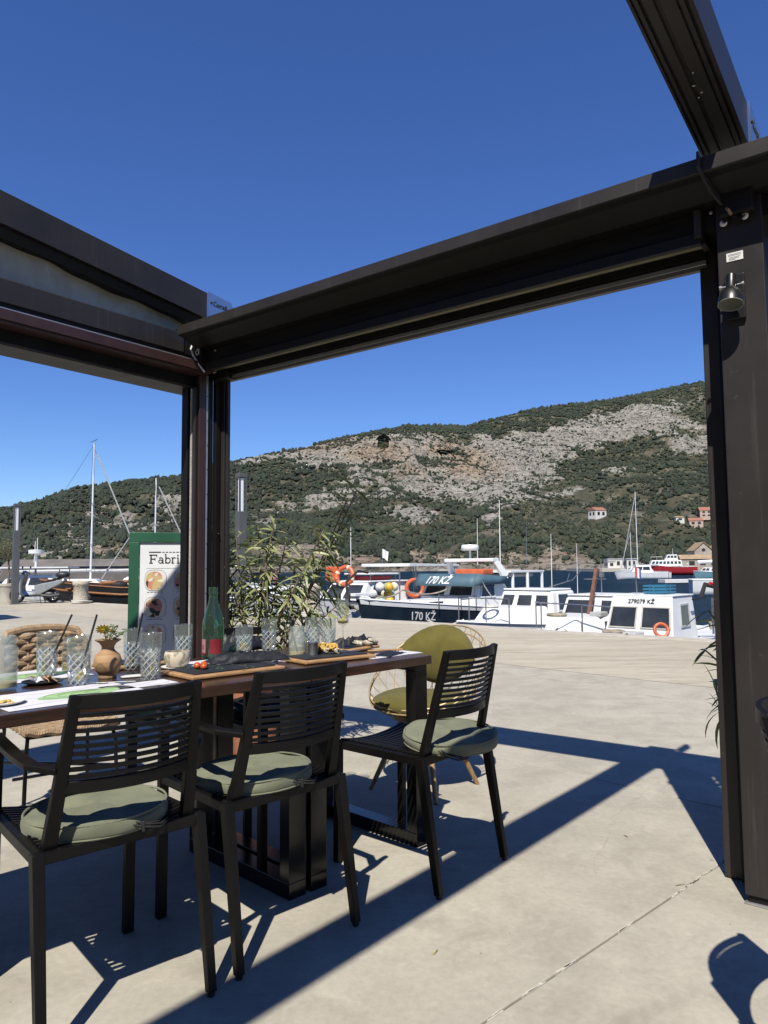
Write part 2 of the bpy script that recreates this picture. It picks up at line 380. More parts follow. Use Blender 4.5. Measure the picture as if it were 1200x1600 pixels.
# plants, pots
def leafmat(name, a, b, back):
    m = NM(name); m.pr(a, .42); oi = m.n('ObjectInfo'); nz = m.noise(30, 3)
    f = m.math('ADD', m.math('MULTIPLY', oi.outputs['Random'], .7), m.math('MULTIPLY', nz.outputs[0], .3))
    m.base(m.ramp(f, [(.1, a), (.55, b), (.9, back)])); m.p.inputs['Subsurface Weight'].default_value = 0
    tl = m.n('BsdfTranslucent'); tl.inputs[0].default_value = (b[0]*1.5, b[1]*1.5, b[2]*.6, 1)
    x = m.n('MixShader'); x.inputs[0].default_value = .18; m.l(m.p.outputs[0], x.inputs[1]); m.l(tl.outputs[0], x.inputs[2]); m.l(x.outputs[0], m.o.inputs[0])
leafmat('oleander', (.050, .078, .026), (.135, .170, .060), (.38, .40, .19))
leafmat('olive_leaf', (.06, .07, .03), (.12, .13, .065), (.19, .19, .11))
simple('bark', (.17, .13, .09), .85, .3, 30, .6, 60)
m = NM('terracotta'); m.pr((.50, .20, .11), .8); nz = m.noise(6, 6, .65); m.base(m.ramp(nz.outputs[0], [(.3, (.42, .155, .085)), (.6, (.55, .235, .14)), (.8, (.60, .32, .22))])); m.bump(m.noise(40, 4).outputs[0], .25, .004)
simple('soil', (.05, .038, .028), .95, .4, 40, .8, 50)
simple('pot_cream', (.50, .47, .40), .7, .15, 6, .2, 30)
# sign
m = NM('green_paint'); m.pr((.012, .085, .042), .42); nz = m.noise(3, 6, .65); sp = m.noise(60, 4, .8)
c = m.ramp(nz.outputs[0], [(.3, (.009, .070, .034)), (.7, (.018, .105, .055))]); c = m.mix(m.ramp(sp.outputs[0], [(.74, g3(0)), (.78, g3(.5))]), c, (.45, .5, .45)); m.base(c)
simple('poster', (.74, .76, .77), .35, .03, 3)
m = NM('food_print'); m.pr((.5, .4, .2), .4); vr = m.n('TexVoronoi'); vr.inputs['Scale'].default_value = 26; m.l(m.co(), vr.inputs['Vector']); nz = m.noise(11, 3)
c = m.mix(m.ramp(nz.outputs[0], [(.48, g3(0)), (.56, g3(1))]), (.55, .42, .20), (.55, .22, .16)); hs = m.n('SeparateColor'); m.l(vr.outputs['Color'], hs.inputs[0])
c = m.mix(m.ramp(hs.outputs[0], [(.68, g3(0)), (.7, g3(1))], 'CONSTANT'), c, (.72, .68, .52)); c = m.mix(m.ramp(hs.outputs[1], [(.86, g3(0)), (.87, g3(1))], 'CONSTANT'), c, (.03, .03, .02)); m.base(c)
# harbour
simple('lamp_post_grey', (.085, .09, .095), .5, .1, 4)
m = NM('diffuser'); m.pr((.75, .77, .78), .3); 
m = NM('bollard_stone'); m.pr((.5, .46, .39), .9); vr = m.n('TexVoronoi'); vr.inputs['Scale'].default_value = 26; m.l(m.co(), vr.inputs['Vector']); nz = m.noise(30, 5, .7)
c = m.ramp(nz.outputs[0], [(.3, (.30, .255, .19)), (.5, (.50, .45, .36)), (.75, (.62, .58, .5))]); m.base(c); m.bump(m.math('ADD', vr.outputs['Distance'], nz.outputs[0]), .7, .03)
m = NM('boat_white'); m.pr((.78, .79, .79), .32); nz = m.noise(1.6, 6, .65); st = m.noise(2, 5, .6, m.mapping((3.5, 3.5, .4)))
c = m.ramp(nz.outputs[0], [(.3, (.70, .72, .73)), (.6, (.80, .81, .81))]); c = m.mix(m.ramp(st.outputs[0], [(.58, g3(0)), (.8, g3(.35))]), c, (.50, .47, .40)); m.base(c)
m = NM('boat_navy'); m.pr((.012, .022, .035), .28); nz = m.noise(2, 5, .6); m.base(m.ramp(nz.outputs[0], [(.3, (.008, .016, .026)), (.7, (.022, .036, .055))]))
simple('boat_visor', (.070, .135, .175), .6, .12, 4)
simple('boat_grey', (.42, .43, .43), .5, .12, 4)
simple('boat_red', (.36, .022, .03), .4, .12, 3)
simple('boat_black', (.012, .012, .013), .4, .2, 4)
simple('boat_blue', (.16, .30, .36), .4, .1, 4)
m = NM('varnish'); m.pr((.28, .12, .04), .35); nz = m.noise(3, 5, .6, m.mapping((2, 20, 20))); m.base(m.ramp(nz.outputs[0], [(.3, (.19, .075, .025)), (.7, (.36, .17, .06))]))
m = NM('boat_window'); m.pr((.035, .042, .048), .06); nz = m.noise(1.6, 3); m.base(m.ramp(nz.outputs[0], [(.35, (.022, .026, .030)), (.65, (.055, .060, .064))]))
simple('orange_plastic', (.56, .12, .04), .45, .12, 6)
simple('buoy_faded', (.72, .62, .48), .55, .1, 6)
simple('buoy_yellow', (.62, .40, .04), .5, .15, 6)
simple('buoy_green', (.25, .42, .33), .5, .15, 6)
simple('rope_white', (.55, .53, .48), .9, .2, 30)
simple('inox', (.35, .35, .36), .3, .1, 10, Metallic=.8)
simple('rubber', (.015, .015, .016), .75, .2, 10)
simple('rust_mast', (.16, .07, .04), .7, .3, 12)
simple('crate_blue', (.03, .17, .28), .5, .1, 6)
simple('net_rope', (.30, .26, .20), .9, .4, 8)
simple('flag_red', (.5, .02, .03), .7, .1, 6); simple('flag_white', (.75, .75, .75), .7, .05, 6); simple('flag_blue', (.02, .04, .18), .7, .1, 6)
simple('scooter_silver', (.42, .44, .45), .25, .08, 8, Metallic=.55)
simple('scooter_dark', (.03, .032, .035), .45, .15, 8)
simple('pontoon', (.62, .62, .60), .7, .1, 3)
# buildings
simple('plaster_white', (.66, .64, .60), .85, .08, 1); simple('plaster_pink', (.48, .36, .29), .85, .1, 1)
simple('church_stone', (.38, .335, .28), .9, .2, .8); simple('roof_tile', (.30, .13, .085), .85, .25, 1.5); simple('roof_ochre', (.33, .23, .14), .85, .2, 1)
simple('roof_grey', (.14, .125, .115), .9, .2, .5); simple('dark_opening', (.02, .02, .022), .6, .1, 2)
# water
m = NM('sea'); m.pr((.010, .036, .072), .25)
wc = m.n('NewGeometry').outputs['Position']
a = m.noise(1.3, 4, .6, m.mapping((1, 1.5, 1), (0, 0, .5), wc)); b = m.noise(.22, 3, .5, wc); c2 = m.noise(5, 3, .6, wc); d2 = m.noise(.03, 3, .5, m.mapping((1, 3, 1), (0, 0, .3), wc))
m.base(m.ramp(d2.outputs[0], [(.3, (.008, .024, .046)), (.7, (.014, .036, .062))]))
bp = m.bump(m.math('ADD', m.math('ADD', a.outputs[0], m.math('MULTIPLY', b.outputs[0], 2.2)), m.math('MULTIPLY', c2.outputs[0], .3)), 1.0, .6)
m.p.inputs['Specular IOR Level'].default_value = 0; m.p.inputs['Roughness'].default_value = .6
gs = m.n('BsdfGlossy'); gs.inputs['Roughness'].default_value = .12; gs.inputs[0].default_value = (.8, .9, 1, 1); m.l(bp.outputs[0], gs.inputs['Normal'])
fr = m.n('Fresnel'); fr.inputs['IOR'].default_value = 1.33; m.l(bp.outputs[0], fr.inputs['Normal'])
mx = m.n('MixShader'); m.l(m.math('MULTIPLY', m.math('MINIMUM', fr.outputs[0], .30), .55), mx.inputs[0]); m.l(m.p.outputs[0], mx.inputs[1]); m.l(gs.outputs[0], mx.inputs[2]); m.l(mx.outputs[0], m.o.inputs[0])
# hillside
m = NM('hill_ground'); m.pr(rough=.95)
wc = m.n('NewGeometry').outputs['Position']
at = m.n('Attribute'); at.attribute_name = 'rock'; aw = m.n('Attribute'); aw.attribute_name = 'warm'
strat = m.noise(.035, 9, .72, m.mapping((1, 1, 3.2), (R(8), R(-10), 0), wc), 1.1); fine = m.noise(.16, 8, .75, m.mapping((1, 1, 1.6), (0, R(-12), 0), wc), .5); veg = m.noise(.05, 7, .7, wc)
rk = m.ramp(strat.outputs[0], [(.30, (.25, .225, .18)), (.42, (.52, .48, .405)), (.58, (.68, .63, .54)), (.78, (.78, .73, .64))])
rk = m.mix(aw.outputs['Fac'], rk, m.ramp(strat.outputs[0], [(.30, (.30, .19, .11)), (.5, (.64, .48, .33)), (.75, (.78, .64, .48))]))
speck = m.noise(.42, 6, .7, wc, .3)
rk = m.mix(m.ramp(fine.outputs[0], [(.40, g3(1)), (.50, g3(0))]), rk, (.085, .082, .068))  # dark of crevices and shrubs painted into the rock colour
rk = m.mix(m.ramp(speck.outputs[0], [(.38, g3(.85)), (.47, g3(0))]), rk, (.045, .052, .030))
sc = m.ramp(veg.outputs[0], [(.3, (.034, .044, .022)), (.42, (.080, .085, .042)), (.54, (.17, .155, .09)), (.66, (.38, .34, .25))])
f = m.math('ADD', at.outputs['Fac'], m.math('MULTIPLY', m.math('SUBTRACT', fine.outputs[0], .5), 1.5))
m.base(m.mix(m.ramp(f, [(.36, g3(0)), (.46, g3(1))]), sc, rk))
m.bump(m.math('ADD', strat.outputs[0], m.math('MULTIPLY', fine.outputs[0], .8)), 1.0, 12.0)
m = NM('hill_tree'); m.pr(rough=.9)
at = m.n('Attribute'); at.attribute_name = 'tint'; wc = m.n('NewGeometry').outputs['Position']; nz = m.noise(.9, 3, .6, wc)
c = m.ramp(at.outputs['Fac'], [(.0, (.017, .027, .017)), (.45, (.031, .045, .025)), (.75, (.054, .070, .034)), (1, (.10, .112, .052))])
m.base(m.mix(.6, c, m.ramp(nz.outputs[0], [(.3, g3(.6)), (.7, g3(1.25))]), 'MULTIPLY')); m.bump(nz.outputs[0], 1.0, 1.2)  # crevice shade multiplied into the crown colour, on the same noise as the bump
simple('lemon', (.70, .52, .05), .5, .15, 30)

simple('dry_leaf', (.30, .26, .10), .7, .3, 40)

simple('hairline', (.24, .215, .17), .9, .2, 30)
# one common albedo factor, set against the raised exposure, on every painted, stone, cloth and plant surface
for m in bpy.data.materials:
    if not m.node_tree: continue
    for nd in [n for n in m.node_tree.nodes if n.type == 'BSDF_PRINCIPLED']:
        sk = nd.inputs['Base Color']; mx = m.node_tree.nodes.new('ShaderNodeMix'); mx.data_type = 'RGBA'; mx.blend_type = 'MULTIPLY'; mx.inputs['Factor'].default_value = 1.0
        mx.inputs[7].default_value = (.80, .80, .80, 1)
        if sk.is_linked: m.node_tree.links.new(sk.links[0].from_socket, mx.inputs[6])
        else: mx.inputs[6].default_value = sk.default_value
        m.node_tree.links.new(mx.outputs[2], sk)
# ------------------------------------------------------------------ the setting: ground, quay, sea, hillside
SEA = -1.0
g1 = Vector((.731, .682, 0)); g2 = Vector((.682, -.731, 0))             # slab grid of the terrace
def gp(a, b, z=0): return g1*a + g2*b + Vector((0, 0, z))
def quay_x(y): return 5.2 - 1.05*(y - 11.2)
QN = Vector((.690, .724, 0)); QR = Vector((.724, -.690, 0))             # seaward, and along the quay to the right
def quay(s, off=0, z=0): return Vector((quay_x(14.7), 14.7, z)) + QR*s + QN*off
# bed of the joints under the terrace and the land behind
mb = MB(); ya, yb = -70, 62
poly = [(quay_x(ya), ya), (quay_x(yb), yb), (-260, yb), (-260, ya)]
mb.add([(x, y, -.03) for x, y in poly], [(0, 1, 2, 3)])
struct('ground', mb.mesh('ground', 'joint_fill'))
# stone quay: from the end of the concrete to the edge, with its face going down into the water
mb = MB()
s0, s1 = -70, 75
pts = []
for s in np.linspace(s0, s1, 30):
    pts.append((quay(s), quay(s, -.0, -3)))
for (a, b), (c, d) in zip(pts[:-1], pts[1:]): mb.add([a, c, d, b], [(0, 1, 2, 3)])
struct('quay_wall', mb.mesh('quay_wall', 'curb_stone'))
mb = MB(); n = 60; rows = []
for i in range(n+1):
    s = s0 + (s1-s0)*i/n; e = quay(s, -.42); rows.append(e)
for i in range(n):
    a, b = rows[i], rows[i+1]
    def inner(p):
        aa = p.dot(g1); bb = p.dot(g2); return gp(7.0, bb)
    mb.add([a, b, inner(b), inner(a)], [(0, 1, 2, 3)])
q = struct('quay_paving', mb.mesh('quay_paving', 'quay_stone'))
# coping stones along the quay edge, each a block of its own
cop = []
rn = random.Random(3)
for k in range(4):
    L = (1.35, 1.15, 1.55, 1.25)[k]
    m_ = MB().box((0, 0, -.145), (L-.012, .43, .30)); me = m_.mesh('coping_stone', 'curb_stone'); cop.append((L, me))
s = -16.0; k = 0
ang = math.atan2(QR.y, QR.x)
while s < 26:
    L, me = cop[rn.randrange(4)]
    c = quay(s+L/2, -.205, rn.uniform(-.006, .008))
    obj('coping_stone', me, q, bevel=.015, loc=c, rot=(rn.uniform(-.006, .006), rn.uniform(-.006, .006), ang + rn.uniform(-.004, .004)))
    s += L
# concrete terrace: cast slabs with open joints
ter = bpy.data.objects.new('terrace', None); COL.objects.link(ter); ter['kind'] = 'structure'
ae = [-13.4, -10.0, -6.6, -3.2, .2, 3.6, 6.995]; be = [-1.264 + 3.4*k for k in range(-7, 8)]
jw = .0035
for i in range(len(ae)-1):
    for j in range(len(be)-1):
        a0, a1, b0, b1 = ae[i]+jw, ae[i+1]-jw, be[j]+jw, be[j+1]-jw
        m_ = MB(); m_.add([gp(a0, b0, -.06), gp(a1, b0, -.06), gp(a1, b1, -.06), gp(a0, b1, -.06), gp(a0, b0), gp(a1, b0), gp(a1, b1), gp(a0, b1)],
                          [(3,2,1,0),(4,5,6,7),(0,1,5,4),(1,2,6,5),(2,3,7,6),(3,0,4,7)])
        m_.build('concrete_slab', 'concrete', ter, bevel=.004)
# crumbled white mortar in the wide joint
m_ = MB(); rn = random.Random(5)
for k in range(110):
    a = rn.uniform(1.2, 3.6); ww = rn.uniform(.002, .006)
    if a < 2.6 and rn.random() < .75: continue
    m_.box(gp(a, -1.264 + rn.uniform(-.004, .004), -.0055), (rn.uniform(.02, .09), ww, .012), math.atan2(g1.y, g1.x) + rn.uniform(-.06, .06))
mo = m_.build('joint_mortar', 'mortar_white', ter); mo['kind'] = 'stuff'
# hairline cracks across the slabs
def crack(pts, wd, seed):
    rn = random.Random(seed); P = []
    for (x0, y0), (x1, y1) in zip(pts[:-1], pts[1:]):
        for t in np.linspace(0, 1, 12, endpoint=False): P.append(Vector((x0+(x1-x0)*t + rn.gauss(0, .014), y0+(y1-y0)*t + rn.gauss(0, .008), .0035)))
    m_ = MB()
    for a, b in zip(P[:-1], P[1:]):
        d = (b-a).normalized(); r = Vector((d.y, -d.x, 0))*wd*rn.uniform(.3, 1)
        m_.add([a-r, b-r, b+r, a+r], [(0, 1, 2, 3)])
    o = m_.build('crack', 'hairline', ter); return o
crack([(1.95, 4.9), (1.45, 4.0), (1.05, 3.5), (.76, 2.8)], .0004, 1)
crack([(1.9, 6.9), (2.2, 5.8), (1.95, 4.95)], .0004, 2)
# grit and crumbs lying on the slabs
m_ = MB(); rn = random.Random(77)
for k in range(320):
    x, y = rn.uniform(-1.6, 2.6), rn.uniform(1.6, 7.0); r_ = rn.uniform(.0008, .0024); m_.ell((x, y, r_*.5), r_*rn.uniform(.8, 2), r_, r_*.6, 5, 3, .5, Matrix.Rotation(rn.uniform(0, 3), 3, 'Z'), k)
gr_ = m_.build('grit', 'hairline', ter); gr_['kind'] = 'stuff'
# sea: one sheet to the horizon
mb = MB(); mb.add([(-4000, -900, SEA), (4000, -900, SEA), (4000, 5200, SEA), (-4000, 5200, SEA)], [(0, 1, 2, 3)])
struct('sea', mb.mesh('sea', 'sea'))

# hillside: a height field between the shore and the ridge, built at its real distance (350 m to 1.2 km)
XS = np.array([-900, -500, -200, 0, 40, 100, 150, 200, 285, 360, 420, 480, 540, 600, 640, 690, 735, 760, 830, 900, 960, 1010, 1060, 1110, 1150, 1200, 1400, 1700, 2200])
SK = np.array([870, 850, 818, 797, 790, 772, 762, 752, 745, 719, 707, 697, 681, 669, 663, 664, 664, 656, 638, 629, 622, 612, 601, 593, 586, 577, 560, 560, 600])
NX, NS = 640, 190
px = np.concatenate([np.linspace(-900, -120, 70, endpoint=False), np.linspace(-120, 1320, 500, endpoint=False), np.linspace(1320, 2200, 70)])
sk = np.interp(px, XS, SK); hz = 886 - .0086*(px-600)
Dr = np.interp(px, [-900, 0, 300, 650, 1100, 2200], [620, 700, 800, 960, 1180, 1300])
Ds = np.interp(px, [-900, 0, 300, 480, 760, 930, 1120, 1400, 2200], [300, 330, 345, 360, 350, 330, 290, 240, 170])
slope = (px-600)/1150.0
tau_r = (hz - sk)/1150.0
sv = np.linspace(0, 1, NS)
prof = np.interp(sv, [0, .012, .03, .2, .4, .58, .72, .84, .93, 1], [0, .035, .055, .17, .34, .52, .73, .90, .97, 1.0])
PX, SV = np.meshgrid(px, sv, indexing='ij')
DD = Ds[:, None] + (Dr-Ds)[:, None]*SV
X = slope[:, None]*DD; Yw = DD.copy()
cliff = np.exp(-((SV-.72)/.14)**2)
wob = (fbm(X/170, Yw/170, 3, 5)-.5)*2*np.minimum(1, SV*6)*np.minimum(1, (1-SV)*5)
SV2 = np.clip(SV + .05*wob, 0, 1)
Z = np.interp(SV2.ravel(), sv, prof).reshape(SV.shape)*tau_r[:, None]*DD + CAM_Z*np.clip(SV*4, 0, 1)
rough = (fbm(X/60, Yw/60, 5, 21)-.5)*34*np.minimum(1, SV*8)*np.minimum(1, (1-SV)*9) + (np.abs(fbm((X+.6*Yw)/48, Yw/70, 4, 33)-.5))*-46*cliff + (fbm(X/9, Yw/9, 3, 71)-.5)*5*cliff
Z = Z + rough
st_ = 9.0; q_ = (Z + 10*fbm(X/120, Yw/120, 2, 61) + .05*X)/st_; fq = q_-np.floor(q_); terr = (np.floor(q_) + np.clip((fq-.55)/.45, 0, 1)**.8)*st_ - (q_*st_-Z); Z = Z + (terr-Z)*.75*cliff*np.minimum(1, (1-SV)*9)
Z[:, 0] = SEA - 3; Z[:, 1] = np.maximum(SEA + .6, Z[:, 1])
Z[:, -1] += (fbm(X[:, -1]/60, Yw[:, -1]/60, 4, 8)-.5)*6
# where each vertex lies as seen from the terrace: used only to lay rock and scrub where the real hillside has them
PYv = hz[:, None] - 1150*(Z-CAM_Z)/DD
def blob(cx, cy, rx, ry, rot=0):
    c, s = math.cos(R(rot)), math.sin(R(rot)); u = (PX-cx)*c + (PYv-cy)*s; v = -(PX-cx)*s + (PYv-cy)*c
    return np.exp(-((u/rx)**2 + (v/ry)**2)**1.5)
rock = np.zeros_like(Z)
for b_, wgt in (((590, 703, 150, 24, -4), 1.15), ((790, 722, 95, 46, 0), 1.15), ((905, 680, 170, 24, -16), 1.2), ((1010, 657, 90, 17, 4), 1.1), ((680, 752, 130, 30, 8), .9), ((760, 775, 80, 22, 0), .7), ((520, 775, 90, 22, -10), .66), ((430, 800, 60, 18, -20), .48),
                ((400, 716, 60, 7, -12), .9), ((1095, 690, 60, 16, -10), .8), ((640, 805, 60, 16, 0), .62), ((560, 740, 30, 26, 30), .6), ((190, 815, 70, 22, 12), .62), ((110, 840, 60, 22, 20), .55), ((260, 795, 50, 26, 0), .62), ((60, 862, 60, 14, 0), .5), ((165, 862, 45, 14, 0), .7), ((880, 770, 60, 8, -14), .55), ((960, 735, 46, 7, -8), .5), ((770, 805, 14, 22, 35), .7),
                ((470, 866, 60, 15, 0), 1.1), ((655, 868, 20, 12, 0), 1.0), ((700, 872, 36, 10, 0), .9), ((560, 874, 30, 8, 0), .8), ((795, 874, 40, 12, -10), .9), ((860, 872, 26, 18, -30), .95), ((905, 876, 20, 16, -30), .9)):
    rock = np.maximum(rock, wgt*blob(*b_))
rock += (fbm(X/40, (Yw+2*Z)/40, 5, 3)-.5)*.72*np.clip(rock*3+.25, 0, 1)
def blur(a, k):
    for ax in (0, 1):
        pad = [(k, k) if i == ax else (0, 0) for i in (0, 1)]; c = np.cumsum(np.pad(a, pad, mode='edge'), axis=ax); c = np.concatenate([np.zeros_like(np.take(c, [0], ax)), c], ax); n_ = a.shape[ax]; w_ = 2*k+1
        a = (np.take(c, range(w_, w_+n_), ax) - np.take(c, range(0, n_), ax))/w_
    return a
curv = Z - blur(Z, 7); curv = curv/(np.std(curv)+1e-6)            # hollows darkened as painted recess shade through the rock mask; scrub thickens there
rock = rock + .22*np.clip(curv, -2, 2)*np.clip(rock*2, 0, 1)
rock = np.maximum(rock, np.clip(1 - (Z-SEA)/5.5, 0, 1)*(.55+.6*fbm(X/18, Yw/18, 3, 12)))
warm = np.zeros_like(Z)
for b_ in ((595, 706, 60, 20, 0), (735, 722, 50, 26, 10), (700, 700, 36, 14, 0), (640, 735, 30, 10, 0), (520, 690, 60, 14, -10), (640, 868, 420, 20, 0), (165, 862, 40, 14, 0)): warm = np.maximum(warm, blob(*b_))
warm = np.clip(warm*(.35+1.3*fbm(X/30, (Yw+Z)/30, 3, 44)), 0, 1)
# cave mouths: the slope is cut open and a gallery runs back into the rock
caves = ((600, 691, 9.5, 10), (692, 706, 13, 4.5))
verts = np.stack([X, Yw, Z], -1).reshape(-1, 3)
back = np.stack([X[:, -1]*1.25, Yw[:, -1]*1.25, Z[:, -1]*.72], -1)
idx = np.arange(NX*NS).reshape(NX, NS)
faces = np.stack([idx[:-1, :-1], idx[1:, :-1], idx[1:, 1:], idx[:-1, 1:]], -1).reshape(-1, 4)
fpx = PX.ravel()[faces].mean(1); fpy = PYv.ravel()[faces].mean(1); keep = np.ones(len(faces), bool)
cave_pos = []
for cx, cy, rx, ry in caves:
    ins = ((fpx-cx)/rx)**2 + ((fpy-cy)/ry)**2 < 1; keep &= ~ins
    cave_pos.append(verts[faces[ins].ravel()].mean(0) if ins.any() else None)
bi = len(verts) + np.arange(NX)
bf = np.stack([idx[:-1, -1], idx[1:, -1], bi[1:], bi[:-1]], -1)
allv = np.concatenate([verts, back]); allf = np.concatenate([faces[keep], bf])
def np_mesh(name, v, f, mat, attrs=None, smooth=False):
    me = bpy.data.meshes.new(name); k = f.shape[1]
    me.vertices.add(len(v)); me.vertices.foreach_set('co', v.astype(np.float32).ravel())
    me.loops.add(f.size); me.loops.foreach_set('vertex_index', f.astype(np.int32).ravel())
    me.polygons.add(len(f)); me.polygons.foreach_set('loop_start', (np.arange(len(f))*k).astype(np.int32)); me.polygons.foreach_set('loop_total', np.full(len(f), k, np.int32))
    if smooth: me.polygons.foreach_set('use_smooth', np.ones(len(f), bool))
    me.update(calc_edges=True); me.validate(); me.materials.append(M_[mat])
    for a, val in (attrs or {}).items():
        at = me.attributes.new(a, 'FLOAT', 'POINT'); at.data.foreach_set('value', val.astype(np.float32))
    return me
z0 = np.zeros(NX)
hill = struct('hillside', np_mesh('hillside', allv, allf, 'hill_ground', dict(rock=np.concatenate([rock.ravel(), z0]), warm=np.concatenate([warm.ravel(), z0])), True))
for cp, (cx, cy, rx, ry) in zip(cave_pos, caves):
    if cp is None: continue
    D0 = cp[1]; W_ = rx/1150*D0*1.25; H_ = ry/1150*D0*1.5; m_ = MB(); rings = []
    dirv = Vector((cp[0], cp[1], 0)).normalized(); side = Vector((dirv.y, -dirv.x, 0))
    for t, sc_ in ((-14, 1.1), (0, 1.05), (3, .92), (6, .78)):
        rings.append([Vector(cp) + dirv*(t+4) + side*(W_*sc_*math.cos(a)*(1+.12*math.sin(3*a))) + Vector((0, 0, H_*sc_*math.sin(a)-1)) for a in (2*math.pi*k/14 for k in range(14))])
    m_.loft(rings[1:], cap=False); m_.add(rings[-1], [tuple(range(14))])
    o = m_.build('cave', 'hill_ground', hill)
# woods on the slope: single crowns too many to count
def ico(sub):
    bm = bmesh.new(); bmesh.ops.create_icosphere(bm, subdivisions=sub, radius=1); v = np.array([p.co[:] for p in bm.verts]); f = np.array([[q.index for q in p.verts] for p in bm.faces]); bm.free(); return v, f
def woods(name, label, sub, n_try, n_max, seed, small):
    rg = np.random.default_rng(seed); iv, if_ = ico(sub); nv = len(iv); variants = []
    for k in range(10):
        r_ = rg.uniform(.42, 1.35, nv)[:, None]; vv = iv*r_; vv[:, 2] = np.where(vv[:, 2] < 0, vv[:, 2]*.6, vv[:, 2]); vv[:, :2] += rg.normal(0, .12, 2); variants.append(vv)
    cx_, cs_ = rg.uniform(-160, 1340, n_try), rg.uniform(.006, 1.0, n_try)
    ci = np.interp(cx_, px, np.arange(NX)); si = cs_*(NS-1)
    i0 = np.clip(ci.astype(int), 0, NX-2); j0 = np.clip(si.astype(int), 0, NS-2); fi, fj = ci-i0, si-j0
    bil = lambda a: (a[i0, j0]*(1-fi)+a[i0+1, j0]*fi)*(1-fj) + (a[i0, j0+1]*(1-fi)+a[i0+1, j0+1]*fi)*fj
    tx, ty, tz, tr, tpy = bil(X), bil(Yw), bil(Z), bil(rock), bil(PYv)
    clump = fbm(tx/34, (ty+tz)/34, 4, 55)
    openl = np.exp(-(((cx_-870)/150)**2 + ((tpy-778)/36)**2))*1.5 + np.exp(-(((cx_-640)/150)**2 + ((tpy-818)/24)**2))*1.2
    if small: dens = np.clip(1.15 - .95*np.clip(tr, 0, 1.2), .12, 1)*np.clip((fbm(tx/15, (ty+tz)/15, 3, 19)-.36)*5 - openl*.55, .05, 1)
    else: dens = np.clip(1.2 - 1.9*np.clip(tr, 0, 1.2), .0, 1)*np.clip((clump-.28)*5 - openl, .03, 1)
    dens = dens*np.clip(ty/900, .4, 1.1)
    pk = (rg.random(n_try) < dens) & (tz > SEA + 2.2); pk = np.flatnonzero(pk)[:n_max]
    tx, ty, tz, tr, cx_, tpy = (a[pk] for a in (tx, ty, tz, tr, cx_, tpy)); n = len(tx)
    low = np.clip(1-(tz/120), 0, 1)
    if small: rad = rg.uniform(.6, 1.5, n)*np.clip(ty/700, .7, 1.2)
    else: rad = rg.uniform(1.1, 2.3, n)*(1+.6*low*rg.random(n))*np.clip(ty/700, .7, 1.2)
    hgt = rad*rg.uniform(.75, 1.25, n)*(1+.25*low)
    tint = np.clip(rg.normal(.32, .17, n) + .5*(fbm(tx/70, ty/70, 3, 91)-.5) + .10*low + (.08 if small else 0), 0, 1)
    TV = np.empty((n, nv, 3)); which = rg.integers(0, 10, n); rot = rg.uniform(0, 6.28, n)
    for k in range(10):
        s_ = which == k; b = variants[k]; c, s = np.cos(rot[s_])[:, None], np.sin(rot[s_])[:, None]
        TV[s_, :, 0] = (b[:, 0]*c - b[:, 1]*s)*rad[s_][:, None] + tx[s_][:, None]
        TV[s_, :, 1] = (b[:, 0]*s + b[:, 1]*c)*rad[s_][:, None] + ty[s_][:, None]
        TV[s_, :, 2] = b[:, 2]*hgt[s_][:, None] + (tz[s_] + hgt[s_]*.35)[:, None]
    TF = (if_[None] + (np.arange(n)*nv)[:, None, None]).reshape(-1, 3)
    o = struct(name, np_mesh(name, TV.reshape(-1, 3), TF, 'hill_tree', dict(tint=np.repeat(tint, nv))), None, 'stuff')
    o['label'] = label; o['category'] = 'woods'
woods('hillside_woods', 'dark green pine woods covering the hillside', 2, 190000, 20000, 4, False)
woods('hillside_scrub', 'low dark scrub dotted over the rock and slopes', 1, 300000, 56000, 9, True)
# ------------------------------------------------------------------ pergola (its own frame: u along the front gutter, v inwards, z up)
PA = Vector((math.cos(R(37)), -math.sin(R(37)), 0)); PB = Vector((-math.sin(R(37)), -math.cos(R(37)), 0)); PO = Vector((1.216, 2.591, 0))
def W(u, v, z): return PO + PA*u + PB*v + Vector((0, 0, z))
perg = thing('pergola', 'dark brown aluminium pergola with open roof framing the terrace', 'pergola', PO, 0)
perg_inv = Matrix.Translation(-PO)
def pl(p): return p - PO                       # world point to the pergola's local point
def along_u(poly, u0, u1, name, mat, parent=perg, bevel=0, smooth=False):
    return MB().prism(poly, lambda p: pl(W(u0, p[0], p[1])), lambda p: pl(W(u1, p[0], p[1]))).build(name, mat, parent, smooth, bevel)
def along_v(poly, v0, v1, name, mat, parent=perg, bevel=0, slope=0.0):
    return MB().prism(poly, lambda p: pl(W(p[0], v0, p[1]+slope*v0)), lambda p: pl(W(p[0], v1, p[1]+slope*v1))).build(name, mat, parent, False, bevel)
def upright(u0, u1, v0, v1, z0, z1, name, mat, parent=perg, bevel=.003):
    poly = [(u0, v0), (u1, v0), (u1, v1), (u0, v1)]
    return MB().prism(poly, lambda p: pl(W(p[0], p[1], z0)), lambda p: pl(W(p[0], p[1], z1))).build(name, mat, parent, False, bevel)
UL, UR = -3.32, 3.4
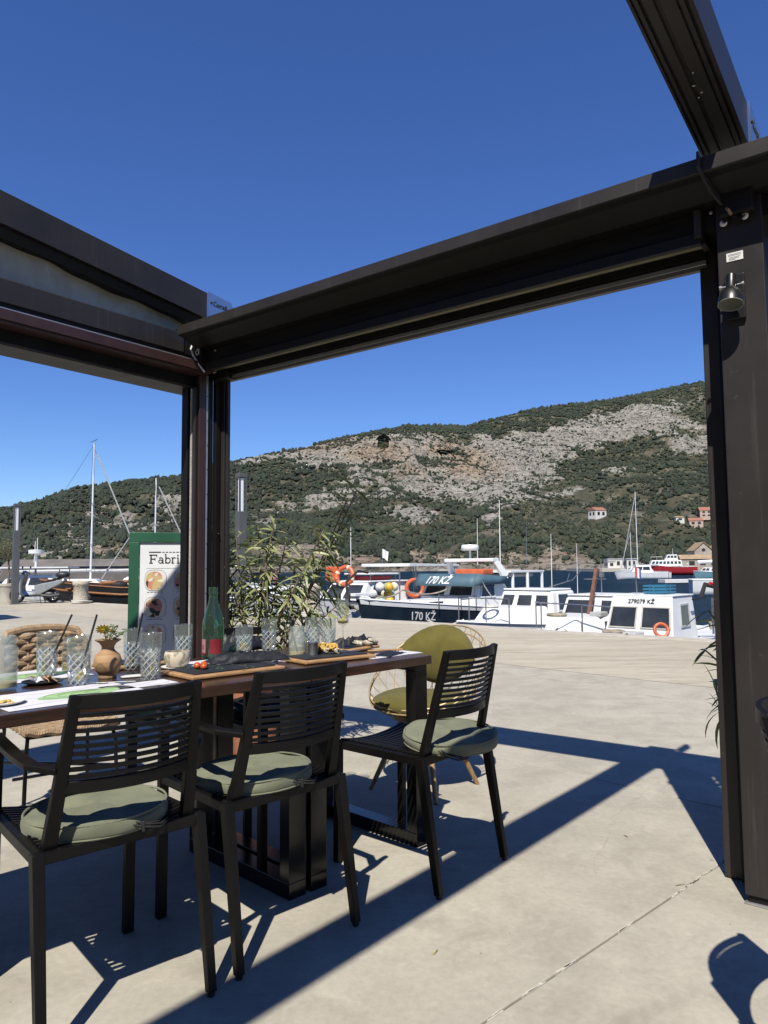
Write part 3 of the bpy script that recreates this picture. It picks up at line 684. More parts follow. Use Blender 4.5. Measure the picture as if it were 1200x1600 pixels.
# front gutter beam: its shade is in the darker metal, only the lip keeps the lit brown
gut = along_u([(.158, 2.562), (.158, 2.514), (.150, 2.508), (.115, 2.503), (.06, 2.475), (.03, 2.459), (-.018, 2.455), (-.25, 2.455), (-.25, 2.575), (-.235, 2.575), (-.235, 2.49), (.145, 2.525), (.145, 2.562)], UL+.42, UR, 'gutter_beam', 'shaded_alu')
along_u([(.161, 2.564), (.161, 2.513), (.158, 2.511), (.1583, 2.564)], UL+.42, UR, 'gutter_lip', 'brown_alu', gut)
along_u([(-.022, 2.4525), (-.022, 2.378), (-.03, 2.3765), (-.235, 2.3765), (-.235, 2.4525)], UL+.2, UR, 'beam_web', 'shaded_alu', gut)
along_u([(.0, 2.374), (.004, 2.366), (.004, 2.326), (-.012, 2.322), (-.125, 2.383), (-.2, 2.374)], -2.93, -.055, 'blind_housing', 'shaded_alu', gut, 0)
along_u([(-.128, 2.384), (-.126, 2.366), (-.15, 2.366), (-.15, 2.384)], -2.93, -.075, 'cream_seal', 'cream_strip', gut)
along_u([(-.155, 2.37), (-.155, 2.335), (-.205, 2.332), (-.21, 2.37)], -2.93, -.075, 'blind_roll', 'black_alu', gut)
along_u([(-.175, 2.331), (-.172, 2.308), (-.19, 2.299), (-.215, 2.299), (-.215, 2.331)], -2.935, -.075, 'blind_bar', 'brown_alu', gut)
along_u([(-.1725, 2.3295), (-.170, 2.3275), (-.170, 2.311), (-.1725, 2.309)], -2.935, -.078, 'blind_lip', 'silver_alu', gut)
for u in (-2.6, -1.75, -.25):
    along_u([(-.0195, 2.425), (-.0195, 2.413), (-.0225, 2.413), (-.0225, 2.425)], u, u+.10, 'drain_clip', 'black_alu', gut)
# end caps and screws of the housing
upright(-.075, -.05, -.14, .012, 2.345, 2.452, 'housing_cap', 'brown_alu', gut)
for u, v, z in ((-.02, -.0215, 2.44), (.19, -.0215, 2.44), (-2.78, -.0215, 2.44)):
    MB().lathe([(.0075, 0), (.0075, .004), (.004, .006)], 10).build('screw', 'silver_alu', gut).matrix_local = Matrix.Translation(pl(W(u, v, z))) @ PB.to_track_quat('Z', 'Y').to_matrix().to_4x4()
# sloping roof beams, an inner dark face with guide grooves
SL = .108
def roof_beam(u0, u1, v0, v1, zb=2.712):
    zt = zb + .165
    b = along_v([(u0, zb), (u0, zt), (u1, zt), (u1, zb), (u1-.012, zb-.002), (u1-.012, zb+.012), (u1-.022, zb+.012), (u1-.022, zb-.002), (u1-.034, zb-.002), (u1-.034, zb+.010), (u1-.042, zb+.010), (u1-.042, zb),
                 (u0+.078, zb), (u0+.074, zb+.010), (u0+.066, zb+.010), (u0+.062, zb), (u0+.036, zb), (u0+.036, zb+.012), (u0+.026, zb+.012), (u0+.026, zb-.002), (u0+.016, zb-.002), (u0+.016, zb+.010), (u0+.008, zb+.010), (u0+.008, zb)],
                v0, v1, 'roof_beam', 'brown_alu', perg, 0, SL)
    return b
rbr = roof_beam(-.06, .10, -.115, 5.2)
rbl = roof_beam(-3.19, -3.03, -.16, 5.2, 2.742)
for k, v in enumerate((.235, .255, .30, .36)):           # bird droppings and water spots under the beam
    MB().ell((0, 0, 0), .003+.002*(k % 3), .004, .0010, 8, 4, .5, None, k).build('lime_spot', 'boat_grey', rbr).location = pl(W(.012 + .014*(k % 2), v, 2.712 + SL*v - .002))
# clear name plates at the beam ends
def name_plate(u0, beam, v0):
    dz = 0 if u0 > -1 else .03
    a = [W(u0, v0, 2.70+dz), W(u0, v0-.21, 2.675+dz), W(u0, v0-.22, 2.79+dz), W(u0, v0-.19, 2.845+dz), W(u0, v0, 2.868+dz)]
    m_ = MB(); n = len(a); m_.add([pl(p + PA*.004) for p in a] + [pl(p + PA*.010) for p in a], [tuple(reversed(range(n))), tuple(range(n, 2*n))] + [(i, (i+1) % n, n+(i+1) % n, n+i) for i in range(n)])
    p = m_.build('name_plate', 'plate_metal', beam)
    me = text_mesh('Corradi', .044, .0008, 'LEFT', offset=.0006); me.materials.append(M_['ink'])
    map_mesh(me, lambda x, y, z: pl(W(u0, v0-.042 - x*.80, 2.785 + dz + y*1.05 - x*.02) + PA*(.0115+z)))
    obj('plate_lettering', me, p)
    MB().torus(pl(W(u0, v0-.026, 2.80+dz) + PA*.0115), .007, .0025, PA, 10, 5).build('plate_mark', 'ink', p)
name_plate(-3.03, rbl, -.16); name_plate(.10, rbr, -.115)
# folded roof fabric behind the left beam
m_ = MB(); rows = []
for i in range(90):
    v = -.12 + 4.7*i/89; d = .018*math.sin(v*9.0) + .010*math.sin(v*23 + 1.3)
    z0 = 2.50; z1 = 2.742 + SL*v + .01
    rows.append([pl(W(-3.13 + d*t*1.3 - .02*math.sin(t*3.1), v, z0 + (z1-z0)*t)) for t in np.linspace(0, 1, 9)])
m_.loft(rows, cap=False, closed=False); m_.build('roof_fabric', 'roof_fabric', perg, True, ang=180)
along_v([(-3.185, 2.739), (-3.185, 2.70), (-3.075, 2.69), (-3.06, 2.739)], -.155, 5.2, 'underside_shade', 'black_alu', rbl, 0, SL)  # black strip added to carry the shade under the beam as colour
# lower side beam on the left with its profiles
lsb = along_v([(-2.95, 2.44), (-2.95, 2.552), (-2.957, 2.558), (-3.2, 2.558), (-3.2, 2.44)], .075, 5.2, 'side_beam', 'brown_alu')
upright(-3.16, -2.955, -.14, .068, 2.43, 2.60, 'corner_block', 'black_alu', lsb)
along_v([(-2.962, 2.438), (-2.962, 2.41), (-3.1, 2.41), (-3.1, 2.438)], .05, 5.2, 'shadow_gap', 'black_alu', lsb)
along_v([(-2.935, 2.408), (-2.935, 2.398), (-3.05, 2.398), (-3.05, 2.408)], -.02, 5.2, 'side_rail', 'silver_alu', lsb)
along_v([(-2.885, 2.389), (-2.885, 2.381), (-2.99, 2.381), (-2.99, 2.389)], -.06, 5.2, 'silver_edge', 'silver_alu', lsb)
along_v([(-2.87, 2.379), (-2.87, 2.330), (-3.0, 2.330), (-3.0, 2.379)], -.08, 5.2, 'red_profile', 'red_alu', lsb)
for k in range(6):
    along_v([(-2.885-.018*k, 2.3285), (-2.885-.018*k, 2.318), (-2.894-.018*k, 2.318), (-2.894-.018*k, 2.3285)], -.05, 5.2, 'rib', 'red_alu', lsb)
along_v([(-3.0, 2.327), (-3.0, 2.245), (-3.19, 2.245), (-3.19, 2.327)], -.10, 5.2, 'side_box', 'black_alu', lsb)
along_v([(-2.998, 2.262), (-2.994, 2.258), (-2.994, 2.251), (-2.998, 2.247)], -.10, 5.2, 'box_lip', 'brown_alu', lsb)
# right post with its blind guide
rp = upright(0, .15, -.15, 0, .03, 2.456, 'post', 'brown_alu')
upright(.006, .144, -.144, -.010, 0, .03, 'post_foot', 'black_alu', rp)
upright(-.004, .154, -.154, .004, .0, .006, 'base_plate', 'silver_alu', rp)
upright(-.105, -.045, -.235, -.185, .0035, 2.378, 'blind_guide', 'brown_alu', rp)
upright(-.045, .0, -.215, -.165, .0035, 2.378, 'guide_web', 'black_alu', rp)
upright(.002, .15, -.215, -.152, .0035, 2.452, 'rear_profile', 'brown_alu', rp)
upright(.168, .26, -.235, -.185, .0035, 2.378, 'blind_guide', 'brown_alu', rp)
upright(.02, .132, -.016, .045, 2.385, 2.50, 'hanger', 'shaded_alu', rp, .006)
# left corner post with guides on both bays
lp = upright(-3.07, -2.95, -.15, -.03, .0035, 2.453, 'post', 'shaded_alu')
upright(-2.955, -2.925, -.235, -.152, .0035, 2.33, 'blind_guide', 'black_alu', lp)
upright(-2.923, -2.893, -.235, -.19, .0035, 2.33, 'guide_web', 'brown_alu', lp)
upright(-2.891, -2.876, -.225, -.20, .0035, 2.31, 'guide_lip', 'brown_alu', lp)
upright(-2.9495, -2.940, -.105, -.088, .0035, 2.33, 'silver_guide', 'silver_alu', lp)
upright(-2.9495, -2.936, -.084, -.034, .0035, 2.33, 'red_upright', 'red_alu', lp)
upright(-3.07, -3.012, -.0285, -.006, .0035, 2.245, 'side_guide', 'black_alu', lp)
upright(-2.972, -2.952, -.0285, -.012, .0035, 2.245, 'guide_lip', 'brown_alu', lp)
MB().tube([pl(W(-2.990, -.018, z)) for z in np.linspace(.2, 2.24, 12)], .0075, 8).build('pull_cord', 'rope_grey', lp, True)
for z in np.linspace(.4, 2.2, 13):
    MB().ell((0, 0, 0), .0035, .0035, .0035, 6, 4).build('rivet', 'black_alu', lp).location = pl(W(-2.939, -.097, z))
upright(-2.948, -2.86, -.10, .02, 2.385, 2.45, 'corner_filler', 'black_alu', lp)
upright(-2.93, -2.80, -.22, -.12, 2.30, 2.345, 'corner_bracket', 'shaded_alu', lp)
# rear posts that carry the beams behind the camera
upright(-3.19, -3.04, 4.9, 5.05, .0035, 2.44, 'post', 'brown_alu'); upright(-.05, .10, 4.9, 5.05, .0035, 2.712+SL*4.9, 'post', 'brown_alu')
# gathered strap over the gutter, blind tie on the post, white plastic hooks and cord
m_ = MB(); m_.strip([pl(W(-.01, .167, 2.572)), pl(W(-.012, .172, 2.53)), pl(W(.0, .13, 2.50)), pl(W(.01, .075, 2.475)), pl(W(.03, .03, 2.445)), pl(W(.035, .005, 2.42))], .045, .008, PA)
m_.build('gutter_strap', 'rubber', rp, True)
def hook(u, z):
    h = MB().lathe([(.012, 0), (.013, .004), (.009, .009)], 14).build('hook_button', 'white_plastic', rp, True)
    h.matrix_local = Matrix.Translation(pl(W(u, .012, z))) @ PB.to_track_quat('Z', 'Y').to_matrix().to_4x4()
    MB().lathe([(.004, 0), (.004, .003)], 8, (0, 0, .009)).build('hook_screw', 'inox', h)
hook(.028, 2.372); hook(.098, 2.378)
m_ = MB(); m_.tube([pl(W(.028, .014, 2.372)), pl(W(.042, .03, 2.388)), pl(W(.052, .04, 2.402)), pl(W(.062, .036, 2.388)), pl(W(.075, .022, 2.373)), pl(W(.098, .014, 2.378))], .008, 8); m_.build('tie_strap', 'black_fabric', rp, True)
m_ = MB(); m_.tube([pl(W(.047, .048, 2.408)), pl(W(.054, .056, 2.398)), pl(W(.062, .05, 2.38))], .006, 8); m_.build('wooden_toggle', 'oak_leg', rp, True)
m_ = MB(); m_.box(pl(W(-2.88, .02, 2.488)), (.10, .012, .022), R(-37)); m_.box(pl(W(-2.885, .02, 2.462)), (.012, .01, .03)); m_.torus(pl(W(-2.89, .024, 2.437)), .014, .003, PB, 12, 5); m_.build('plastic_latch', 'white_plastic', lp)
m_ = MB(); m_.tube([pl(W(-2.93, .03, 2.492)), pl(W(-2.925, .045, 2.46)), pl(W(-2.90, .05, 2.42)), pl(W(-2.87, .03, 2.36)), pl(W(-2.845, .005, 2.315))], .005, 6); m_.build('latch_cord', 'white_plastic', lp, True)
# white type label on the right post
s_ = upright(.03, .085, .001, .0025, 2.231, 2.262, 'type_label', 'sticker', rp, 0)
for k, (zz, uu, vv) in enumerate(((2.255, .036, .078), (2.2505, .036, .078), (2.244, .038, .076), (2.2395, .038, .072), (2.235, .038, .06))):
    upright(uu, vv, .0027, .0031, zz, zz+.0012, 'label_line', 'ink_grey', s_, 0)

# spot lamp bolted to the post
lamp = thing('wall_lamp', 'black spot lamp with open bowl shade on the right pergola post', 'lamp', W(.055, 0, 2.09))
def lw(u, v, z): return W(.055+u, v, 2.09+z) - W(.055, 0, 2.09)
m_ = MB(); m_.prism([(-.032, -.075), (.032, -.075), (.032, .085), (-.032, .085)], lambda p: lw(p[0], .002, p[1]), lambda p: lw(p[0], .018, p[1])); m_.build('back_plate', 'lamp_black', lamp, bevel=.002)
ax = Vector((0, 0, -1)) * .965 + PB*.26
q = ax.normalized().to_track_quat('Z', 'Y').to_matrix().to_4x4(); base = lw(-.002, .052, .072)
sh = MB().lathe([(.013, 0), (.016, .002), (.016, .052), (.018, .056), (.028, .064), (.037, .080), (.041, .102), (.042, .118), (.040, .118), (.039, .102), (.034, .081), (.02, .066), (.0, .064)], 28, cap=False).build('lamp_shade', 'lamp_black', lamp, True, ang=50); sh.matrix_local = Matrix.Translation(base) @ q
MB().lathe([(.0395, .117), (.0385, .102), (.033, .0815), (.018, .067), (.001, .0665)], 28, cap=False).build('shade_inside', 'lamp_inside', sh, True)
MB().torus((0, 0, .118), .0405, .0018, (0, 0, 1), 28, 6).build('shade_rim', 'lamp_inside', sh, True)
m_ = MB(); m_.bar(lw(-.004, .018, .035), lw(-.004, .05, .045), .012, .012); m_.build('lamp_arm', 'lamp_black', lamp)
for sx in (-1, 1):
    kb = MB().lathe([(.0, 0), (.003, 0), (.003, .014), (.007, .015), (.007, .022), (.0, .022)], 10).build('wing_screw', 'steel', lamp, True); kb.matrix_local = Matrix.Translation(lw(.018*sx-.002, .05, .035)) @ (PA*sx).to_track_quat('Z', 'Y').to_matrix().to_4x4()
# ------------------------------------------------------------------ unseen building, added behind the terrace to block sky light and darken reflections
bld = thing('unseen_restaurant', 'unseen stone restaurant front with tall glazed doors, added to block sky light', 'building', W(0, 11.5, 0))
def bl(u, v, z): return W(u, 11.5+v, z) - W(0, 11.5, 0)
m_ = MB(); m_.prism([(-16, 0), (14, 0), (14, 7), (-16, 7)], lambda p: bl(p[0], p[1], -.02), lambda p: bl(p[0], p[1], 7.2)); m_.build('wall', 'church_stone', bld)
m_ = MB(); m_.prism([(-16.4, -.5), (14.4, -.5), (14.4, 7.4), (-16.4, 7.4)], lambda p: bl(p[0], p[1], 7.203), lambda p: bl(p[0]*.96, 3.4+(p[1]-3.4)*.2, 9.2)); m_.build('roof', 'roof_tile', bld)
for k in range(8):
    u = -14 + 3.6*k
    fr = MB(); fr.prism([(u-.9, -.05), (u+.9, -.05), (u+.9, .02), (u-.9, .02)], lambda p: bl(p[0], p[1], 0), lambda p: bl(p[0], p[1], 2.8)); d = fr.build('door', 'dark_opening', bld)
    fr = MB(); fr.prism([(u-.6, -.05), (u+.6, -.05), (u+.6, .02), (u-.6, .02)], lambda p: bl(p[0], p[1], 4.2), lambda p: bl(p[0], p[1], 6)); fr.build('window', 'boat_window', bld)

# ------------------------------------------------------------------ black slatted chairs
def chair_frame(root, arms):
    H, hw, fw, dep, ht = .465, .215, .20, .42, .845
    lean, tap = .085, .024
    for sx in (-1, 1):                                       # x = width, +y = towards the table, origin under the rear seat edge
        MB().bar((sx*hw, 0, H), (sx*(hw+.004), -.075, .012), .036, .030, (1, 0, 0), .026, .024).build('leg', 'black_wood', root, bevel=.003)
        MB().lathe([(.010, 0), (.011, .012)], 8, (sx*(hw+.004), -.075, .001)).build('glide', 'rubber', root)
        MB().bar((sx*fw, dep, (.665 if arms else H+.004)), (sx*fw, dep+.004, .0), .026, .032, (1, 0, 0)).build('leg', 'black_wood', root, bevel=.003)
        MB().bar((sx*(hw-.03), .012, H-.005), (sx*(hw-.03-tap), -lean, ht), .024, .036, (1, 0, 0), .020, .026).build('back_post', 'black_wood', root, bevel=.003)
        MB().bar((sx*hw, -.006, H-.012), (sx*fw, dep+.006, H-.012), .026, .030).build('seat_rail', 'black_wood', root, bevel=.003)
        if arms:
            MB().strip([(sx*(hw-.035), -.042, .662), (sx*(hw+.01), .03, .668), (sx*(fw+.022), .16, .668), (sx*(fw+.012), .32, .672), (sx*fw, dep+.02, .672)], .036, .016).build('armrest', 'black_wood', root, bevel=.003)
    MB().bar((-hw, -.004, H-.014), (hw, -.004, H-.014), .026, .028).build('cross_rail', 'black_wood', root, bevel=.003)
    # curved back slats, each its own piece
    def back_curve(z, n=11):
        t = (z-H)/(ht-H); w_ = hw-.03-tap*t - .006; y0 = .012 - (lean+.012)*t
        return [(x, y0 - .045*(1-(x/w_)**2) + .0, z) for x in np.linspace(-w_, w_, n)]
    MB().strip(back_curve(ht-.016), .014, .036).build('top_rail', 'black_wood', root, True, .002)
    MB().strip(back_curve(.615), .014, .032).build('bottom_rail', 'black_wood', root, True, .002)
    for k in range(9):
        MB().strip(back_curve(.641 + k*.0192), .011, .0095).build('back_slat', 'black_wood', root, True)
    # sagging seat slats
    for k in range(17):
        y = .018 + (dep-.02)*k/16.3; w_ = hw + (fw-hw)*y/dep - .010
        MB().strip([(x, y, H+.004 - .020*(1-(x/w_)**2)) for x in np.linspace(-w_, w_, 9)], .0125, .010).build('seat_slat', 'black_wood', root, True)
def round_cushion(root, mat, c, r, th, tilt=(0, 0), seed=0, tie=True, trot=0):
    rn = random.Random(seed); m_ = MB(); prof = []
    full = [(.001, 0), (r*.5, -.001), (r-.014, -.001), (r-.005, .002), (r-.001, .009), (r, th*.5), (r-.001, th-.009), (r-.005, th-.002), (r-.014, th+.001), (r*.86, th+.002), (r*.74, th+.003), (r*.62, th+.0045), (r*.5, th+.005), (r*.38, th+.005), (r*.26, th+.0045), (r*.14, th+.004), (.001, th+.003)]
    n = 56; rings = []
    for rr, z in full:
        rings.append([Vector((rr*math.cos(2*math.pi*k/n)*(1+.012*math.sin(3*2*math.pi*k/n+seed)), rr*math.sin(2*math.pi*k/n), z + (.004*math.sin(2*math.pi*k/n*2+seed) + .006*math.sin(5*2*math.pi*k/n+seed*2)*(rr/r))*(z/th if th else 0))) for k in range(n)])
    for ring in rings:
        for p in ring:
            q = Vector((p.x*9, p.y*9, seed*3.1)); wr = abs(mnoise.noise(q*1.0)); fold = math.exp(-((p.x*math.cos(seed)+p.y*math.sin(seed)-.03)/.012)**2)
            if p.z > th*.5: e_ = max(0, 1-(p.x**2+p.y**2)/(r*r)); p.z += e_*(.009*mnoise.noise(q*.6) - .006*fold + .003*mnoise.noise(q*3))
            else: p.x *= 1+.02*mnoise.noise(q*1.5); p.y *= 1+.02*mnoise.noise(q*1.5)
    m_.loft(rings, cap=False)
    o = m_.build('cushion', mat, root, True, ang=80); o.location = c; o.rotation_euler = (tilt[0], tilt[1], seed*.7)
    MB().torus((0, 0, th-.001), r-.005, .0034, (0, 0, 1), 48, 6).build('piping', mat, o, True)
    MB().torus((0, 0, .003), r-.005, .0034, (0, 0, 1), 48, 6).build('piping', mat, o, True)
    if tie:
        t = MB()
        P = [Vector((.02, -r+.004, .02)), Vector((.05, -r-.012, .010)), Vector((.095, -r-.002, -.002)), Vector((.125, -r+.022, .0)), Vector((.10, -r+.012, .008)), Vector((.04, -r-.006, .018))]
        t.tube(P, .0028, 6); t.tube([p + Vector((.004, .004, .006)) for p in P[:4]], .0026, 6)
        tt = t.build('tie_cord', 'cord_black', o, True); tt.rotation_euler = (0, 0, -seed*.7 + trot)
        b = MB(); b.box((.045, -r-.010, .012), (.007, .009, .026)); bb = b.build('tie_toggle', 'cord_black', o, bevel=.002); bb.rotation_euler = (0, 0, -seed*.7 + trot)
    return o
# world yaw: local x (width) points along the table front
def place(root, x, y, deg): root.location = (x, y, 0); root.rotation_euler = (0, 0, R(deg))
GC = 'black slatted chairs at the dining tables'
ch_arm = thing('slatted_chair', 'black slatted armchair nearest the camera with sage round cushion', 'chair', group=GC); chair_frame(ch_arm, True)
ch2 = copy_tree(ch_arm); ch2['label'] = 'black slatted chair with sage cushion, middle of the three at the table front'
ch3 = thing('slatted_chair', 'armless black slatted chair by the table end, its sage cushion slipped backwards', 'chair', group=GC); chair_frame(ch3, False)
ch4 = copy_tree(ch_arm); ch4['label'] = 'black slatted armchair on the far side of the table beside the terracotta pot'
ch5 = copy_tree(ch_arm); ch5['label'] = 'black slatted chair cut by the right picture edge beside the post'
ch6 = copy_tree(ch3); ch6['label'] = 'black slatted chair at the near table end, at the left picture edge'
place(ch_arm, -.690, 1.985, 42.2); place(ch2, -.312, 2.362, 43.9); place(ch3, .262, 2.862, 50.0)
place(ch4, -.70, 3.70, 218); place(ch5, .935, 1.59, -126.9); place(ch6, -1.66, 1.42, -52)
for c_, seed, off, tl in ((ch_arm, 1, (-.01, .155, .462), (R(-2), 0)), (ch2, 2, (-.015, .16, .462), (R(-2), R(1))), (ch3, 4, (.035, .045, .472), (R(-4), R(2)))):
    round_cushion(c_, 'sage_fabric', off, .190 if seed != 4 else .184, .040, tl, seed, True, R(-75) if seed == 4 else 0)
round_cushion(ch4, 'black_fabric', (0, .2, .462), .205, .05, (0, 0), 6, False)

# ------------------------------------------------------------------ dining tables
TT = Vector((.700, .714, 0)); TN = Vector((-.714, .700, 0)); TP = Vector((.2, 3.157, 0)); TZ = .775
tang = math.atan2(TT.y, TT.x)
def table(name, label, l0, l1):
    t = thing(name, label, 'table', TP - TT*((l0+l1)/2) + TN*.35, tang, 'dark wood tables pushed end to end')
    L = l1-l0; hx = L/2-.003
    for k in range(4):                               # four boards
        y0, y1 = -.35 + .175*k, -.35 + .175*(k+1)
        MB().box((0, (y0+y1)/2, TZ-.0175), (2*hx, .1735, .035)).build('table_board', 'table_wood', t, bevel=.0025)
    for sx in (-1, 1):
        x = sx*(hx-.045)
        f = MB(); f.box((x, -.30, .385), (.075, .055, .66)); a = f.build('leg', 'black_steel', t, bevel=.002)
        f = MB(); f.box((x, .30, .385), (.075, .055, .66)); f.build('leg', 'black_steel', t, bevel=.002)
        f = MB(); f.box((x, 0, .0275), (.075, .655, .055)); f.build('floor_rail', 'black_steel', t, bevel=.002)
        f = MB(); f.box((x, 0, .7255), (.075, .655, .021)); f.build('top_rail', 'black_steel', t, bevel=.002)
    return t
tabA = table('dining_table', 'short dark wood table with black steel frame legs, at the right end', 0, .66)
tabB = table('dining_table', 'long dark wood table carrying the vase, running out of the left picture edge', .662, 2.12)

# ------------------------------------------------------------------ rope chair with woven back
wk = thing('woven_chair', 'tan rope woven chair with black tube legs across the table at left', 'chair', (-1.42, 3.48, 0), math.atan2(.70, .714)+math.pi/2+R(86))
# local: +y is the facing direction
wk.rotation_euler = (0, 0, R(-140.0)); wk.scale = (.82, .9, .985); wk.location = (-1.53, 3.52, 0)
for sx in (-1, 1):
    m_ = MB(); m_.tube([(sx*.25, .23, 0), (sx*.235, .21, .36), (sx*.225, .19, .425), (sx*.19, .16, .435)], .011, 8); m_.build('leg', 'black_steel', wk, True)
    m_ = MB(); m_.tube([(sx*.25, -.25, 0), (sx*.235, -.22, .40), (sx*.24, -.25, .52)], .011, 8); m_.build('leg', 'black_steel', wk, True)
m_ = MB(); m_.tube([(x*.23, y*.21-.01, .43) for x, y in ((-1,-1),(1,-1),(1,1),(-1,1))], .011, 8, True); m_.build('seat_frame', 'black_steel', wk, True)
m_ = MB(); m_.tube([(-.23, -.05, .2), (.23, -.05, .2)], .008, 6); m_.tube([(-.235, .215, .25), (.235, -.22, .25)], .008, 6); m_.build('stretcher', 'black_steel', wk, True)
for k in range(15):
    y = -.215 + .44*k/14
    MB().tube([(x, y, .452 - .012*(1-(x/.25)**2) + .004*math.sin(x*60 + k*math.pi)) for x in np.linspace(-.25, .25, 25)], .0165, 7).build('seat_rope', 'rope_tan', wk, True)
for k in range(14):
    z = .49 + .0265*k; w_ = .228 - (.03 if k > 12 else 0); yb = -.245 - (z-.45)*.21
    MB().tube([(x, yb - .03*(1-(x/.24)**2) + .010*math.sin((x*17 + (k % 2))*math.pi), z + .004*math.sin(x*40)) for x in np.linspace(-w_, w_, 49)], .0150, 7).build('back_rope', 'rope_tan', wk, True)
for k in range(8):
    x = -.205 + .41*k/7
    MB().tube([(x, -.245-(z-.45)*.21 - .03*(1-(x/.24)**2), z) for z in np.linspace(.47, .83, 6)], .008, 6).build('back_stake', 'rope_tan', wk, True)
m_ = MB(); P = [(-.245, -.25, .5), (-.248, -.28, .66), (-.245, -.315, .79), (-.20, -.345, .852), (-.1, -.36, .868), (0, -.363, .872), (.1, -.36, .868), (.20, -.345, .852), (.245, -.315, .79), (.248, -.28, .66), (.245, -.25, .5)]
PP = []
for a, b in zip(P[:-1], P[1:]):
    for t in np.linspace(0, 1, 8, endpoint=False): PP.append(Vector(a).lerp(Vector(b), t))
rings_r = [.019 + .0022*math.sin(i*2.2) for i in range(len(PP))]
m_.tube(PP, .020, 8); m_.build('rim_wrap', 'rope_tan', wk, True)

# ------------------------------------------------------------------ wire shell chair with olive cushions
wc_ = thing('wire_chair', 'brass wire shell chair with olive green cushions and wooden legs', 'chair', (.20, 3.95, 0), math.atan2(-.8, -.6)-math.pi/2)
wc_.scale = (.88, .88, .97)
def shell(a, t):          # a: angle round (0 = front +y), t: 0 seat centre .. 1 rim
    fr = (1+math.cos(a))/2; bk = 1-fr
    rim_h = .440 + .012*fr + (.40*max(0, bk)**1.35); rr = .325 + .05*bk
    r_ = rr*math.sin(t*math.pi/2)**.95; z = .385 + (rim_h-.385)*(1-math.cos(t*math.pi/2))**(1.0+.3*fr)
    return Vector((r_*math.sin(a)*1.02, r_*math.cos(a)*.93 - .05*bk*t*t, z))
m_ = MB(); NA = 36
m_.tube([shell(2*math.pi*k/72, 1.0) for k in range(72)], .0050, 6, True); m_.build('rim', 'brass_wire', wc_, True)
m_ = MB(); m_.tube([shell(2*math.pi*k/72, .97) + Vector((0, 0, -.018)) for k in range(72)], .0042, 6, True)
for k in range(26):
    for sgn in (1, -1):
        a0 = 2*math.pi*k/26
        m_.tube([shell(a0 + sgn*.62*(t-.3), t) for t in np.linspace(.3, 1, 9)], .0020, 5)
m_.tube([shell(2*math.pi*k/40, .3) for k in range(40)], .004, 5, True); m_.build('wire_mesh', 'brass_wire', wc_, True)
MB().lathe([(.16, .365), (.19, .37), (.19, .392), (.16, .396)], 32).build('seat_hub', 'oak_leg', wc_, True)
for k in range(4):
    a = math.pi/4 + k*math.pi/2
    MB().tube([(.12*math.sin(a), .12*math.cos(a), .375), (.325*math.sin(a), .325*math.cos(a), .0)], .021, 10, r2=.0125).build('leg', 'oak_leg', wc_, True)
# seat pad: rounded, sags to the edge
m_ = MB(); rings = []
for rr, z in ((.001, .405), (.2, .405), (.29, .425), (.315, .455), (.30, .48), (.24, .497), (.12, .505), (.001, .507)):
    rings.append([Vector((rr*math.sin(t)*1.0, rr*math.cos(t)*.95+.01, z + .008*math.sin(4*t)*(rr/.3))) for t in (2*math.pi*k/40 for k in range(40))])
m_.loft(rings, cap=False); m_.build('seat_cushion', 'olive_fabric', wc_, True, ang=80)
# back cushion: lens-shaped pillow leaning in the shell
m_ = MB(); rings = []; N_ = 28
for i in range(15):
    s = -1 + 2*i/14; wd = .275*s; half = .150*(1-abs(s)**2.1)**.8 + .008; th = .085*(1-abs(s)**2)**.7 + .008
    rings.append([Vector((wd, -.235 + .10*s*s + th*math.cos(t) - .30*half*math.sin(t)*.55, .690 + half*math.sin(t) + .012*math.cos(3*t+s*2))) for t in (2*math.pi*k/N_ for k in range(N_))])
m_.loft(rings); m_.build('back_cushion', 'olive_fabric', wc_, True, ang=80)
# ------------------------------------------------------------------ things on the tables
TW = TZ + .0015
def uv_cyl(me, k=1.0):
    uvl = me.uv_layers.new(name='uv')
    for p in me.polygons:
        angs = [math.atan2(me.vertices[v].co.y, me.vertices[v].co.x) for v in p.vertices]
        ref = angs[0]
        for li, vi, a in zip(p.loop_indices, p.vertices, angs):
            while a-ref > math.pi: a -= 2*math.pi
            while a-ref < -math.pi: a += 2*math.pi
            uvl.data[li].uv = (a/(2*math.pi)*1.0, me.vertices[vi].co.z*k)
def straw(parent, p, q, bend=None):
    MB().tube([p, q], .0034, 8).build('straw', 'straw_black', parent, True)
def lemon(parent, x, y, z, r=.014, rot=0):
    m_ = MB(); m_.lathe([(.0005, -.0015), (r, -.0015), (r, .0015), (.0005, .0015)], 14); o = m_.build('lemon_slice', 'lemon', parent, True); o.location = (x, y, z); o.rotation_euler = (R(70), 0, rot); return o
GG = 'cut glass tumblers on the tables'
